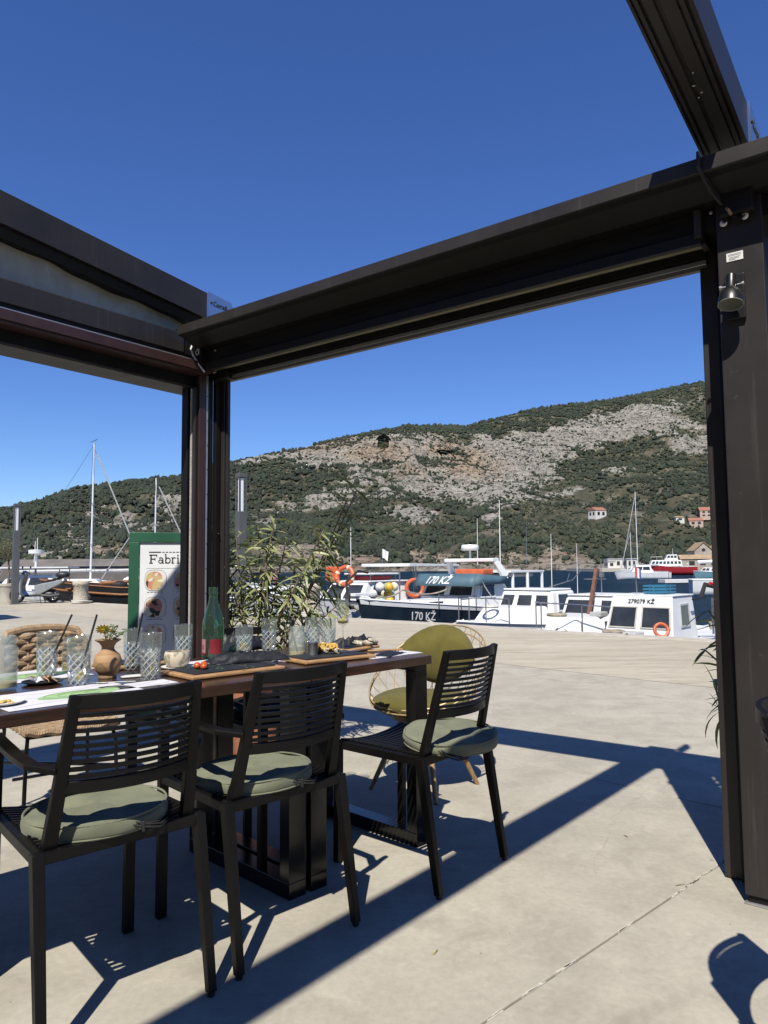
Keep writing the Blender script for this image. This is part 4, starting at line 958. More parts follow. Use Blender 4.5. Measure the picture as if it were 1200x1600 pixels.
def tumbler(x, y, r, h, label, st=None, lem=True):
    t = thing('tumbler', label, 'glass', (x, y, TW), random.Random(int(x*999)).uniform(0, 6), GG)
    prof = [(.0005, 0), (r*.86, 0), (r*.90, .004), (r*.94, h*.3), (r, h*.72), (r, h), (r-.0026, h), (r-.003, h*.72), (r*.90-.003, h*.2), (r*.84, .014), (.0005, .013)]
    me = MB().lathe(prof, 28, cap=False).mesh('glass_body', 'cut_glass', True, 60); uv_cyl(me, 1/(2*math.pi*r)); obj('glass_body', me, t)
    MB().torus((0, 0, h), r-.0013, .0014, (0, 0, 1), 28, 6).build('glass_rim', 'clear_glass', t, True)
    MB().lathe([(.0005, .0145), (r*.80, .0145), (r*.82, .021), (.0005, .0205)], 20, cap=False).build('drink_rest', 'lemon_water', t, True)
    if lem: lemon(t, .008, .006, .028, r*.5, 1.0)
    if st is not None:
        o = MB().tube([(-st[0]*.03*0, 0, .02), (st[0], st[1], st[2])], .0036, 8).build('straw', 'straw_black', t, True); o.rotation_euler = (0, 0, -t.rotation_euler[2])
    return t
tumbler(-1.196, 2.633, .037, .154, 'cut glass tumbler with leaning black straw in front of the rope chair', (.085, 0, .215))
tumbler(-1.000, 2.432, .038, .158, 'cut glass tumbler with black straw left of the clay vase', (.048, .02, .225))
tumbler(-.949, 2.797, .034, .150, 'cut glass tumbler with black straw just behind another right of the vase', (.045, -.03, .21))
tumbler(-.804, 2.552, .037, .154, 'cut glass tumbler standing alone right of the clay vase, nearest the table edge', None)
tumbler(-.840, 3.097, .037, .142, 'empty cut glass tumbler behind the small glazed bowl', None, False)
tumbler(-.623, 3.286, .039, .120, 'short cut glass tumbler right of the green bottle', None)
tumbler(-.523, 3.353, .035, .145, 'cut glass tumbler with straw in front of the oleander stems', (-.02, .03, .20))
tumbler(-.345, 3.553, .037, .134, 'cut glass tumbler behind the small jar, left of a twin', None, False)
tumbler(-.268, 3.500, .037, .134, 'cut glass tumbler between the small jar and the flute glass', None, False)
def jar(x, y, r, h, label, st=None, cloudy=True):
    t = thing('glass_jar', label, 'jar', (x, y, TW), 0, 'lemonade jars')
    prof = [(.0005, 0), (r*.92, 0), (r, .006), (r, h*.74), (r*.86, h*.83), (r*.84, h*.86), (r*.84, h), (r*.80, h), (r*.80, h*.85), (r*.95, h*.73), (r*.95, .008), (.0005, .006)]
    MB().lathe(prof, 28, cap=False).build('jar_body', 'cloudy_glass' if cloudy else 'clear_glass', t, True, ang=50)
    for k in range(3): MB().torus((0, 0, h*(.88+.035*k)), r*.85, .0016, (0, 0, 1), 28, 6).build('thread', 'clear_glass', t, True)
    MB().lathe([(.0005, .008), (r*.93, .008), (r*.93, .022), (.0005, .021)], 20, cap=False).build('lemonade', 'lemon_drink', t, True)
    if st: MB().tube([(0, 0, .02), st], .0036, 8).build('straw', 'straw_black', t, True)
jar(-1.206, 2.349, .043, .167, 'large cloudy glass jar with lemon rest at the left picture edge')
jar(-1.165, 2.735, .021, .125, 'slim clear jar with lemon slice behind the leftmost tumbler', None, False)
jar(-.370, 3.130, .036, .128, 'small cloudy jar with black straw beside the steel sauce cup', (-.045, .02, .20))
# flute
t = thing('flute_glass', 'tall champagne flute with lemon peel near the right table end', 'glass', (-.184, 3.254, TW))
MB().lathe([(.0005, 0), (.032, .001), (.032, .003), (.006, .008), (.0035, .02), (.0035, .112), (.008, .118), (.024, .130), (.0275, .15), (.026, .20), (.0245, .235), (.023, .235), (.0245, .20), (.0255, .15), (.02, .131), (.0005, .126)], 28, cap=False).build('flute_body', 'clear_glass', t, True, ang=60)
MB().lathe([(.0005, .127), (.019, .131), (.0235, .141), (.0005, .1405)], 20, cap=False).build('drink_rest', 'lemon_drink', t, True)
MB().tube([(-.01, 0, .14), (.0, .004, .148), (.012, .004, .16), (.017, 0, .178), (.014, 0, .19)], .0045, 8, r2=.003).build('lemon_peel', 'lemon', t, True)
# green bottle
t = thing('water_bottle', 'green glass water bottle with red label, no cap', 'bottle', (-.720, 3.111, TW), .3)
b = MB().lathe([(.0005, .004), (.030, 0), (.043, .004), (.045, .012), (.045, .135), (.043, .155), (.034, .19), (.0225, .225), (.0175, .25), (.0165, .262), (.0195, .266), (.0195, .272), (.0175, .275), (.0185, .282), (.0185, .296), (.0145, .296), (.0135, .26), (.019, .225), (.031, .19), (.041, .15), (.042, .014), (.0005, .012)], 32, cap=False).build('bottle_body', 'green_glass', t, True, ang=60)
def wrap(name, a0, a1, z0, z1, mat, r=.0456, par=t):
    n = 14; rows = [[Vector((r*math.cos(a), r*math.sin(a), z)) for z in (z0, z1)] for a in np.linspace(a0, a1, n)]
    m_ = MB(); m_.loft(rows, cap=False, closed=False); return m_.build(name, mat, par, True)
camang = math.atan2(-3.111, .720) - .3
wl = wrap('front_label', camang-.30, camang+.85, .022, .082, 'label_red'); wrap('back_label', camang-1.45, camang-.72, .018, .082, 'label_pink')
wrap('label_band', camang-1.45, camang-.72, .018, .026, 'label_red', .0459); wrap('label_band', camang-1.15, camang-.98, .040, .058, 'label_red', .0459)
# vase with flowers
t = thing('clay_vase', 'round clay vase with flared neck holding a yellow flower', 'vase', (-.965, 2.590, TW))
MB().lathe([(.0005, 0), (.030, 0), (.031, .006), (.028, .010), (.038, .022), (.046, .042), (.0465, .060), (.040, .078), (.026, .090), (.021, .098), (.021, .106), (.028, .118), (.043, .128), (.044, .1305), (.040, .130), (.026, .121), (.018, .108), (.018, .096), (.0005, .092)], 36, cap=False).build('vase_body', 'clay', t, True, ang=60)
rn = random.Random(4)
def flower(parent, p, r):
    o = MB(); o.lathe([(.0005, 0), (r*.3, .001), (r*.25, .004), (.0005, .005)], 10); f = o.build('flower_centre', 'petal', parent, True); f.location = p; f.rotation_euler = (rn.uniform(-.9, -.3), rn.uniform(-.4, .4), 0)
    for k in range(13):
        a = 2*math.pi*k/13; m_ = MB(); u = Vector((math.cos(a), math.sin(a), .25+.2*rn.random())); v = Vector((-math.sin(a), math.cos(a), 0))*r*.16
        m_.add([u*r*.2 - v*.5, u*r*.2 + v*.5, u*r*.7 + v, u*r + v*.3 + Vector((0,0,-.002)), u*r - v*.3 + Vector((0,0,-.002)), u*r*.7 - v], [(0,1,2,5), (5,2,3,4)]); m_.build('petal', 'petal', f)
flower(t, (-.016, -.004, .160), .027); flower(t, (.008, .012, .154), .022)
for k in range(7):
    a = rn.uniform(0, 6.28); m_ = MB(); tip = Vector((.035*math.cos(a)+.02, .03*math.sin(a), .15+rn.random()*.035)); m_.tube([(0, 0, .09), (.006*math.cos(a), .006*math.sin(a), .12), tip], .0014, 5); st_ = m_.build('stem', 'herb', t)
    m_ = MB()
    for j in range(9):
        p = Vector((0, 0, .125)).lerp(tip, .3+.75*rn.random()); m_.ell(p + Vector((rn.gauss(0, .006), rn.gauss(0, .006), rn.gauss(0, .005))), .005, .003, .0018, 6, 4)
    m_.build('foliage', 'herb', st_)
# glazed bowl on saucer
t = thing('glazed_bowl', 'small cream glazed bowl with wavy dark mark beside the cherry tomatoes', 'bowl', (-.794, 2.840, TW))
MB().lathe([(.0005, .004), (.034, .004), (.045, .016), (.049, .034), (.047, .052), (.0435, .060), (.040, .060), (.043, .05), (.044, .034), (.03, .014), (.0005, .012)], 36, cap=False).build('bowl_body', 'glazed_bowl', t, True, ang=60)
t = thing('saucer', 'off white saucer under the small glazed bowl', 'saucer', (-.785, 2.835, TW-.001))
MB().lathe([(.0005, 0), (.05, 0), (.066, .004), (.067, .006), (.05, .003), (.0005, .003)], 36, cap=False).build('plate', 'white_plastic', t, True)
# boards with slates
def board(name, label, x, y, deg, lx, ly, slate=True, fork=False):
    t = thing(name, label, 'board', (x, y, TW), R(deg), 'wooden serving boards')
    n = 6; poly = [(-lx, -ly), (lx, -ly), (lx, ly), (-lx, ly)]
    MB().box((0, 0, .007), (2*lx, 2*ly, .013)).build('wood_base', 'board_wood', t, bevel=.004)
    if slate: MB().box((0, .006, .0162), (2*lx-.05, 2*ly-.045, .005)).build('slate_plate', 'slate', t, bevel=.001)
    return t
deg0 = math.degrees(tang)
board('serving_board', 'wooden board with slate under the fried food at the right', -.235, 3.05, deg0-6, .175, .10)
board('serving_board', 'wooden board at the far table edge behind the flute', -.16, 3.40, deg0+12, .12, .085)
board('serving_board', 'wooden board with slate beside the tomatoes at the near table edge', -.585, 2.70, deg0-2, .19, .115)
board('serving_board', 'wooden board partly hidden behind the vase and tumblers', -.98, 2.90, deg0+4, .13, .085)
TB = TW + .0195
# sauce cup and fried food
t = thing('sauce_cup', 'small steel sauce cup in front of the fried food', 'cup', (-.296, 3.039, TB))
MB().lathe([(.0005, 0), (.021, 0), (.026, .048), (.0275, .049), (.0275, .0505), (.025, .050), (.0205, .004), (.0005, .004)], 30, cap=False).build('cup_body', 'steel', t, True, ang=60)
t = thing('fried_food', 'heap of golden fried calamari on the slate board', 'food', (-.245, 3.085, TB))
rn = random.Random(12)
for k in range(26):
    x, y = rn.gauss(0, .024), rn.gauss(0, .020); z = .010 + max(0, .028*(1-(x*x+y*y)/.0022))*rn.random()
    m_ = MB()
    if k % 2: m_.torus((0, 0, 0), rn.uniform(.009, .014), .0052, (rn.gauss(0, 1), rn.gauss(0, 1), 1), 9, 6)
    else: m_.ell((0, 0, 0), .013, .008, .007, 8, 5, .5, None, k)
    o = m_.build('fried_piece', 'fried_food' if k % 5 else 'oyster', t, True); o.location = (x, y, z); o.rotation_euler = (rn.uniform(0, 3), rn.uniform(0, 3), rn.uniform(0, 3))
t = thing('fried_scraps', 'pale scraps of fried food behind the tumblers right of the vase', 'food', (-.93, 2.95, TB))
for k in range(9):
    o = MB().ell((0, 0, 0), .016, .010, .009, 8, 5, .5, None, k+40).build('food_piece', 'oyster', t, True); o.location = (rn.gauss(0, .025), rn.gauss(0, .018), .008 + .012*rn.random()); o.rotation_euler = (rn.uniform(0, 3), rn.uniform(0, 3), 0)
for k, (dx, dy, dz, r_) in enumerate(((-.013, -.006, .013, .0135), (.008, .008, .014, .014), (.012, -.012, .011, .0125))):
    o = MB().ell((0, 0, 0), r_, r_, r_*.9, 14, 9).build('cherry_tomato', 'tomato', None, True); o.location = (-.652+dx, 2.640+dy, TB+dz-.001)
    tag(o, ('leftmost halved cherry tomato on the near slate board', 'rear cherry tomato of the three on the near slate board', 'front right cherry tomato on the near slate board')[k], 'tomato', 'cherry tomatoes')
m_ = MB(); rn = random.Random(3)
for k in range(26): m_.ell((-.62 + rn.gauss(0, .07), 2.69 + rn.gauss(0, .045), TB+.001), .008, .003, .0012, 5, 3, .3, Matrix.Rotation(rn.uniform(0, 6), 3, 'Z'), k)
o = m_.build('salad_scraps', 'herb', None); o['kind'] = 'stuff'; tag(o, 'scattered green salad scraps on the near slate board', 'salad')
# crumpled black napkins
def napkin(label, x, y, sx, sy, h, seed, z=TW):
    n, m2 = 26, 18; rows = []
    for i in range(n):
        row = []
        for j in range(m2):
            u, v = i/(n-1)*2-1, j/(m2-1)*2-1
            a = mnoise.noise(Vector((u*1.9+seed*7, v*1.9, seed))); b = abs(mnoise.noise(Vector((u*4.2, v*4.2+seed*3, seed+5))))*.6 + abs(mnoise.noise(Vector((u*8.5, v*5.5+seed*3, seed+5))))*.8; c_ = abs(mnoise.noise(Vector((u*9, v*9, seed+9))))
            edge = max(0, 1 - max(abs(u), abs(v))**3)
            row.append(Vector((u*sx*(1+.16*a) + .02*b, v*sy*(1+.18*mnoise.noise(Vector((u*2, v*2, seed+2)))), max(.001, h*edge*(.50 + .75*b + .5*a)) + .002*c_)))
        rows.append(row)
    mbn = MB(); mbn.loft(rows, cap=False, closed=False)
    o = mbn.build('napkin', 'napkin_black', None, True, ang=50); o.location = (x, y, z); o.rotation_euler = (0, 0, R(20+seed*11)); s = o.modifiers.new('thick', 'SOLIDIFY'); s.thickness = .0012
    return tag(o, label, 'napkin', 'black napkins on the tables')
napkin('long crumpled black napkin in front of the green bottle', -.535, 2.86, .150, .07, .042, 1, TB)
napkin('crumpled black napkin at the far table edge right of the flute', -.15, 3.50, .105, .06, .062, 2)
napkin('crumpled black napkin behind the green bottle at the far table edge', -.66, 3.42, .12, .07, .085, 3)
napkin('flat black napkin with wooden edge at the right table end', .015, 3.19, .085, .045, .012, 4)
t = thing('wooden_stick', 'thin wooden spatula lying at the right table end', 'stick', (.0, 3.25, TW+.008), R(18)); MB().box((0, 0, .004), (.16, .018, .007)).build('blade', 'board_wood', t, bevel=.003)
for k, (dx, dy) in enumerate(((-.03, .0), (.03, .012), (.0, -.02))):
    o = MB().ell((0, 0, 0), .036, .022, .012, 12, 7, .35, None, k+70).build('oyster', 'oyster', None, True, ang=180); o.location = (-.085+dx, 3.43+dy, TB+.004+.009*(k == 1)); o.rotation_euler = (.3*k, .2, k*1.1)
    tag(o, ('open oyster shell left of the pile beside the flute', 'oyster shell on top of the small pile beside the flute', 'front oyster shell of the small pile beside the flute')[k], 'oyster', 'oyster shells')
# paper placemats with print
def placemat(label, x, y, deg, lx, ly, green=True):
    t = thing('placemat', label, 'placemat', (x, y, TW-.001), R(deg), 'printed paper placemats')
    MB().box((0, 0, .0007), (2*lx, 2*ly, .0008)).build('sheet', 'paper', t)
    if green:
        n = 36; m_ = MB(); m_.add([(.04+.125*math.cos(2*math.pi*k/n)*(1+.12*math.sin(2*2*math.pi*k/n)), -.005+.062*math.sin(2*math.pi*k/n), .0016) for k in range(n)], [tuple(range(n))]); g_ = m_.build('green_print', 'paper_green', t)
        for q in range(4):
            m_ = MB(); m_.tube([(.04+.125*(.85-.2*q)*math.cos(a)+.015*q, -.005+.062*(.85-.2*q)*math.sin(a), .0018) for a in np.linspace(.4*q, 4.4+.3*q, 22)], .0007, 4); m_.build('print_line', 'ink_grey', g_)
    for q in range(3):
        m_ = MB(); m_.tube([(-lx*.9 + 1.8*lx*t_, ly*(-.8+.75*q) + .03*math.sin(5*t_+q), .0011) for t_ in np.linspace(0, 1, 14)], .0009, 4); m_.build('print_line', 'paper_line', t)
    return t
placemat('white paper placemat with green island print at the near table edge', -.955, 2.235, deg0, .21, .145)
placemat('white printed placemat under the leftmost tumbler at the far edge', -1.28, 2.62, deg0, .20, .14, True)
placemat('white paper placemat at the right table end under the napkin', .015, 3.19, deg0, .15, .06, False)
placemat('white printed placemat between the vase and the bowl', -.80, 2.42, deg0, .115, .05, False)
placemat('white paper under the glazed bowl and the green bottle', -.72, 3.0, deg0+3, .12, .05, False)
placemat('white paper slip behind the long black napkin', -.40, 3.03, deg0+20, .05, .04, False)
o = MB().box((0, 0, .001), (.075, .05, .002)).build('paper_note', 'sticker', None); o.location = (-.885, 2.605, TW+.001); o.rotation_euler = (0, 0, R(30)); tag(o, 'pale paper note between the vase and a tumbler', 'paper')
t = thing('black_plate', 'small black plate with torn kraft paper sachets', 'plate', (-1.135, 2.470, TW))
MB().lathe([(.0005, 0), (.045, 0), (.062, .006), (.064, .009), (.046, .005), (.0005, .004)], 32, cap=False).build('plate_body', 'slate', t, True)
for k in range(4):
    m_ = MB(); rows = [[Vector((u*.03, v*.014, .006 + .008*abs(math.sin(u*3+k)) + .003*v)) for v in (-1, 0, 1)] for u in np.linspace(-1, 1, 7)]; m_.loft(rows, cap=False, closed=False)
    o = m_.build('paper_sachet', 'kraft' if k != 1 else 'paper', t, True); o.location = (-.03+.02*k, .01*(-1)**k, .004); o.rotation_euler = (.15*k, .1, k*.8)
for k in range(2):
    t = thing('fork', ('fork lying on the printed placemat in front of the vase', 'fork lying on the slate board by the fried food')[k], 'fork', ((-.90, 2.455, TW+.003), (-.17, 3.10, TB+.003))[k], (R(12), R(35))[k], 'forks')
    MB().box((.03, 0, .001), (.09, .006, .0022)).build('handle', 'steel', t, bevel=.0008)
    MB().box((-.03, 0, .0015), (.035, .018, .002)).build('head', 'steel', t, bevel=.0008)
    for j in range(4): MB().box((-.062, -.0072+.0048*j, .002), (.034, .0024, .0016)).build('tine', 'steel', t)
t = thing('side_plate', 'white plate with yellow crumbs cut by the left picture edge', 'plate', (-1.085, 2.09, TW)); MB().lathe([(.0005, 0), (.05, 0), (.07, .007), (.072, .01), (.05, .005), (.0005, .004)], 32, cap=False).build('plate_body', 'white_plastic', t, True)
for k in range(6):
    o = MB().ell((0, 0, 0), .008, .006, .004, 7, 5, .5, None, k).build('crumb', 'fried_food', t, True); o.location = (.02+rn.gauss(0, .015), rn.gauss(0, .012), .008)
# ------------------------------------------------------------------ oleanders, menu board
leaf_meshes = []
for k in range(6):
    L, wd, bend, fold = .125+.012*(k % 3), .0074+.0012*(k % 2), (.25, .5, .75, .4, .6, .9)[k], .35
    m_ = MB(); n = 6; rows = []
    for i in range(n):
        t = i/(n-1); wv_ = wd*math.sin(math.pi*min(1, t*.93+.07))**.75*(1 if t < .98 else .1)
        x = L*t*math.cos(bend*t*.7); z = -L*t*math.sin(bend*t*.7) ; rows.append([Vector((x, -wv_, z + wv_*fold)), Vector((x, 0, z)), Vector((x, wv_, z + wv_*fold))])
    m_.loft(rows, cap=False, closed=False); leaf_meshes.append(m_.mesh('leaf', 'oleander', True, 180))
def leaf_matrix(p, d, roll=0, sc=1):
    d = d.normalized(); up = Vector((0, 0, 1)); s = up.cross(d); s = s.normalized() if s.length > 1e-4 else Vector((1, 0, 0)); u = d.cross(s)
    M = Matrix((d, s, u)).transposed().to_4x4(); return Matrix.Translation(p) @ M @ Matrix.Rotation(roll, 4, 'X') @ Matrix.Scale(sc, 4)
def oleander(name, label, loc, stems, seed, n_parts, h0, lean=None):
    rn = random.Random(seed); t = thing(name, label, 'plant', loc); leaves = []
    for (tip, base, whorls) in stems:
        tip, base = Vector(tip), Vector(base); mid = base.lerp(tip, .5) + Vector((rn.gauss(0, .03), rn.gauss(0, .03), .04))
        pts = [base*(1-u)**2 + mid*2*u*(1-u) + tip*u*u for u in np.linspace(0, 1, 9)]
        MB().tube(pts, .0085, 7, r2=.0035).build('stem', 'bark', t, True)
        for k in range(whorls):
            u = 1 - .62*(k/max(1, whorls))**1.1; j = min(7, int(u*8)); fr = u*8-j; p = pts[j].lerp(pts[min(8, j+1)], fr); ax = (pts[min(8, j+1)]-pts[max(0, j-1)]).normalized()
            for q in range(rn.choice((3, 3, 4))):
                a = rn.uniform(0, 6.28); s1 = ax.orthogonal().normalized(); s2 = ax.cross(s1)
                d = (s1*math.cos(a)+s2*math.sin(a))*rn.uniform(.6, 1.1) + ax*rn.uniform(.05, .8) + Vector((0, 0, -.15 - .3*rn.random()*(1 if k > 2 else .2)))
                leaves.append(leaf_matrix(p, d, rn.gauss(0, .5), rn.uniform(.72, 1.2)))
    rn.shuffle(leaves)
    for M in leaves[:n_parts]:
        o = obj('leaf', rn.choice(leaf_meshes), t); o.matrix_local = M
    if len(leaves) > n_parts:
        m_ = MB()
        for M in leaves[n_parts:]:
            me = rn.choice(leaf_meshes); m_.add([M @ v.co for v in me.vertices], [tuple(p.vertices) for p in me.polygons])
        o = m_.build('foliage', 'oleander', t, True, ang=180); o['kind'] = 'stuff'
    return t
def terracotta_pot(label, x, y, r, h, mat='terracotta'):
    t = thing('plant_pot', label, 'pot', (x, y, .0))
    MB().lathe([(.0005, .0), (r*.74, .0), (r*.78, .01), (r*.98, h*.84), (r*1.0, h*.86), (r*1.06, h*.865), (r*1.08, h*.99), (r*1.05, h), (r*.96, h), (r*.94, h*.9), (.0005, h*.89)], 44, cap=False).build('pot_wall', mat, t, True, ang=40)
    MB().lathe([(.0005, h*.895), (r*.93, h*.90)], 30, cap=False).build('soil', 'soil', t)
    return t
OX, OY = -.79, 4.62
terracotta_pot('terracotta pot with the oleander beside the left pergola post', OX, OY, .205, .50)
rn = random.Random(21); stems = []
tips = [(-.17, .0, .68), (-.22, .05, .52), (-.10, -.08, .78), (-.02, .05, .82), (.06, -.02, .86), (.10, .06, .74), (.17, .0, .70), (.36, -.02, .96), (.40, .03, 1.02), (.20, -.05, .62), (-.05, -.1, .60), (-.20, -.06, .36), (.30, .0, .52), (.33, .05, .40), (.12, -.1, .46), (-.12, .08, .44), (.02, -.06, .70), (-.2, .0, .80), (.22, .08, .34), (.0, .0, .5), (.38, .0, .90), (.27, .02, .80)]
for k, (x, y, z) in enumerate(tips):
    stems.append(((x*1.5+.02, y+rn.gauss(0, .05), z*1.13+.02), (rn.gauss(0, .05), rn.gauss(0, .05), -.04), 14 if k not in (7, 8, 20) else 12))
oleander('oleander', 'tall oleander shrub with narrow leaves in the terracotta pot', (OX, OY, .46), stems, 5, 290, 0)
terracotta_pot('terracotta pot hidden behind the right pergola post', 1.73, 3.24, .20, .45)
stems = [((-.34+.05*rn.random(), -.05+.05*k*.4, .10+.085*k), (rn.gauss(0, .04), rn.gauss(0, .04), -.03), 4) for k in (0, 1, 3, 5)] + [((.0, .2, .8), (0, 0, -.03), 8), ((-.2, -.02, .62), (0, 0, -.03), 6), ((.15, 0, .9), (0, 0, -.03), 8), ((-.1, .1, 1.0), (0, 0, -.03), 8)]
oleander('oleander', 'oleander whose leaves peep out behind the right pergola post', (1.73, 3.24, .42), stems, 9, 120, 0)

# menu board: painted frame with a printed poster
mbd = thing('menu_board', 'green framed menu board with food pictures behind the left post', 'menu board', (-1.438, 5.20, .223), R(17)); mbd.scale = (.806, .806, .806)
lean = R(4.5)
def mbp(x, y, z): return Vector((x, y + z*math.sin(lean), z*math.cos(lean)))
BW, BH, FW_ = .43, 1.475, .085
def brd(x0, x1, z0, z1, y0, y1, name, mat, par, bev=.003):
    m_ = MB(); m_.prism([(x0, z0), (x1, z0), (x1, z1), (x0, z1)], lambda p: mbp(p[0], y0, p[1]), lambda p: mbp(p[0], y1, p[1])); return m_.build(name, mat, par, bevel=bev)
brd(-BW, -BW+FW_, -.275, BH-FW_-.001, -.03, .02, 'frame_stile', 'green_paint', mbd); brd(BW-FW_, BW, -.275, BH-FW_-.001, -.03, .02, 'frame_stile', 'green_paint', mbd)
brd(-BW, BW, BH-FW_, BH, -.031, .02, 'frame_top', 'green_paint', mbd); brd(-BW+FW_+.001, BW-FW_-.001, -.12, -.04, -.03, .02, 'frame_bottom', 'green_paint', mbd)
for sx in (-1, 1):
    MB().bar((sx*(BW-.05), .165, BH-.06), (sx*(BW-.05), .66, -.275), .05, .03, (1, 0, 0)).build('rear_leg', 'green_paint', mbd, bevel=.003)
ps = brd(-BW+FW_+.002, BW-FW_-.002, -.038, BH-FW_-.003, -.012, .0, 'poster', 'poster', mbd, 0)
PY = -.0145
def flat(pts, name, mat, par, y=PY):
    m_ = MB(); m_.add([mbp(x, y, z) for x, z in pts], [tuple(range(len(pts)))]); return m_.build(name, mat, par)
def rect(x0, x1, z0, z1): return [(x0, z0), (x1, z0), (x1, z1), (x0, z1)]
def sq(cx, cz, rx, rz, p=3.2, n=36): return [(cx + rx*math.copysign(abs(math.cos(t))**(2/p), math.cos(t)), cz + rz*math.copysign(abs(math.sin(t))**(2/p), math.sin(t))) for t in (2*math.pi*k/n for k in range(n))]
flat(rect(-.265, -.165, 1.298, 1.306), 'heading_bar', 'ink', ps); 
# heading letters, slab serifed, drawn as strokes
def stroke(segs, name='letter'):
    m_ = MB()
    for (x0, z0, x1, z1, w_) in segs:
        d = Vector((x1-x0, 0, z1-z0)); n = Vector((-d.z, 0, d.x)).normalized()*w_/2
        f_ = lambda a, b_: mbp(-.262 + (a+.20)*.74, PY, 1.202 + (b_-1.142)*.80)
        m_.add([f_(x0+n.x, z0+n.z), f_(x0-n.x, z0-n.z), f_(x1-n.x, z1-n.z), f_(x1+n.x, z1+n.z)], [(0, 1, 2, 3)])
    m_.build(name, 'ink', ps)
def arc(cx, cz, rx, rz, a0, a1, w_, n=14):
    P = [(cx+rx*math.cos(R(a)), cz+rz*math.sin(R(a))) for a in np.linspace(a0, a1, n)]; return [(*p, *q, w_) for p, q in zip(P[:-1], P[1:])]
z0, xh, cap_, wv_ = 1.142, .066, .098, .016
x = -.20
stroke([(x+.02, z0, x+.02, z0+cap_, wv_), (x, z0+.005, x+.042, z0+.005, .010), (x, z0+cap_-.005, x+.088, z0+cap_-.005, .011), (x+.02, z0+cap_*.5, x+.07, z0+cap_*.5, .011), (x+.084, z0+cap_, x+.084, z0+cap_-.026, .009), (x+.066, z0+cap_*.5-.015, x+.066, z0+cap_*.5+.015, .008)]); x += .104
stroke(arc(x+.024, z0+.022, .021, .018, 0, 360, .010) + arc(x+.028, z0+.044, .022, .020, 150, 0, .011) + [(x+.05, z0+.046, x+.05, z0, wv_*.85), (x+.05, z0+.004, x+.062, z0+.004, .009)]); x += .072
stroke([(x+.012, z0, x+.012, z0+cap_+.006, wv_*.85), (x, z0+cap_+.002, x+.012, z0+cap_+.002, .009)] + arc(x+.036, z0+.033, .027, .029, 0, 360, .012)); x += .076
stroke([(x+.014, z0, x+.014, z0+xh, wv_*.85), (x, z0+xh-.004, x+.014, z0+xh-.004, .009), (x, z0+.004, x+.034, z0+.004, .009)] + arc(x+.034, z0+.044, .020, .020, 170, 40, .011)); x += .062
stroke([(x+.014, z0, x+.014, z0+xh, wv_*.85), (x, z0+xh-.004, x+.014, z0+xh-.004, .009), (x, z0+.004, x+.030, z0+.004, .009)] + arc(x+.013, z0+xh+.022, .005, .005, 0, 360, .011, 9)); x += .05
flat(rect(-.285, -.02, 1.158, 1.160), 'rule_line', 'ink_grey', ps)
for zc in (1.055, .82, .585, .35, .115):
    for xc in (-.205, .04, .285):
        if xc > .2: continue
        pl_ = flat(sq(xc, zc, .090, .090), 'plate_picture', 'white_plastic', ps, PY-.0005); 
        m_ = MB(); P = sq(xc, zc, .090, .090); m_.tube([mbp(a, PY-.001, b_) for a, b_ in P], .0012, 4, True); m_.build('plate_outline', 'ink_grey', pl_)
        flat(sq(xc-.012, zc-.004, .070, .080, 2.6), 'food_picture', 'food_print', pl_, PY-.0012)
        for q in range(5): flat(rect(xc-.07+.028*q, xc-.05+.028*q, zc-.106, zc-.101), 'caption_word', 'ink_grey', ps)
for q in range(9): flat(rect(-.155+.030*q, -.133+.030*q, 1.298, 1.305), 'heading_word', 'ink_grey', ps)
# ------------------------------------------------------------------ harbour: boats moored bow-in along the quay
BYAW = math.atan2(QN.y, QN.x)
def hullfn(L, B, zb, zm, zs, rake=.55, full=.62, stern=.86, zk=-.35):
    hb = lambda t: B/2*((math.sin(math.pi/2*min(1, t/full))**.72) if t < full else 1-(1-stern)*((t-full)/(1-full))**2)
    sh = lambda t: zb + (zm-zb)*min(1, t/.6)**.8 if t < .6 else zm + (zs-zm)*((t-.6)/.4)**1.5
    def side(t, k):                                  # k 0 keel .. 1 sheer -> x, half breadth, z
        s = sh(t); z = zk + (s-zk)*k; b = hb(t)*(.0 if k == 0 else (.80+.20*k**.8)*min(1, k*3.2)**.5)
        return t*L + (1-k)*rake*(1-t)**2.2, b, z
    return hb, sh, side
def make_hull(par, L, B, zb, zm, zs, hull_mat, deck_mat='boat_white', rail_mat='boat_white', rake=.55, stripe=None, boot='boat_black', deck_drop=.05):
    hb, sh, side = hullfn(L, B, zb, zm, zs, rake); ts = np.linspace(0, 1, 25)**1.15; ks = (0, .12, .3, .5, .75, 1.0)
    for sy, nm in ((1, 0), (-1, 1)):
        pass
    m_ = MB(); rings = []
    for t in ts:
        r_ = [side(t, k) for k in ks]; rings.append([Vector((x, -b, z)) for x, b, z in reversed(r_)] + [Vector((x, b, z)) for x, b, z in r_[1:]])
    m_.loft(rings, cap=False, closed=False); m_.add(rings[-1], [tuple(range(len(rings[-1])))])
    h = m_.build('hull', hull_mat, par, True, ang=55)
    m_ = MB(); rows = []
    for t in ts:
        x, b, z = side(t, 1.0); b = max(.002, b-.03); rows.append([Vector((x+.03*(1-t), y*b, z-deck_drop + .05*(1-y*y)*min(1, t*4))) for y in (-1, -.6, 0, .6, 1)])
    m_.loft(rows, cap=False, closed=False); m_.build('deck', deck_mat, par, True, ang=70)
    m_ = MB()
    for sy in (1, -1): m_.tube([Vector((side(t, 1.0)[0], sy*side(t, 1.0)[1], side(t, 1.0)[2])) for t in ts], .028, 6)
    m_.build('rub_rail', rail_mat, par, True)
    return hb, sh, side
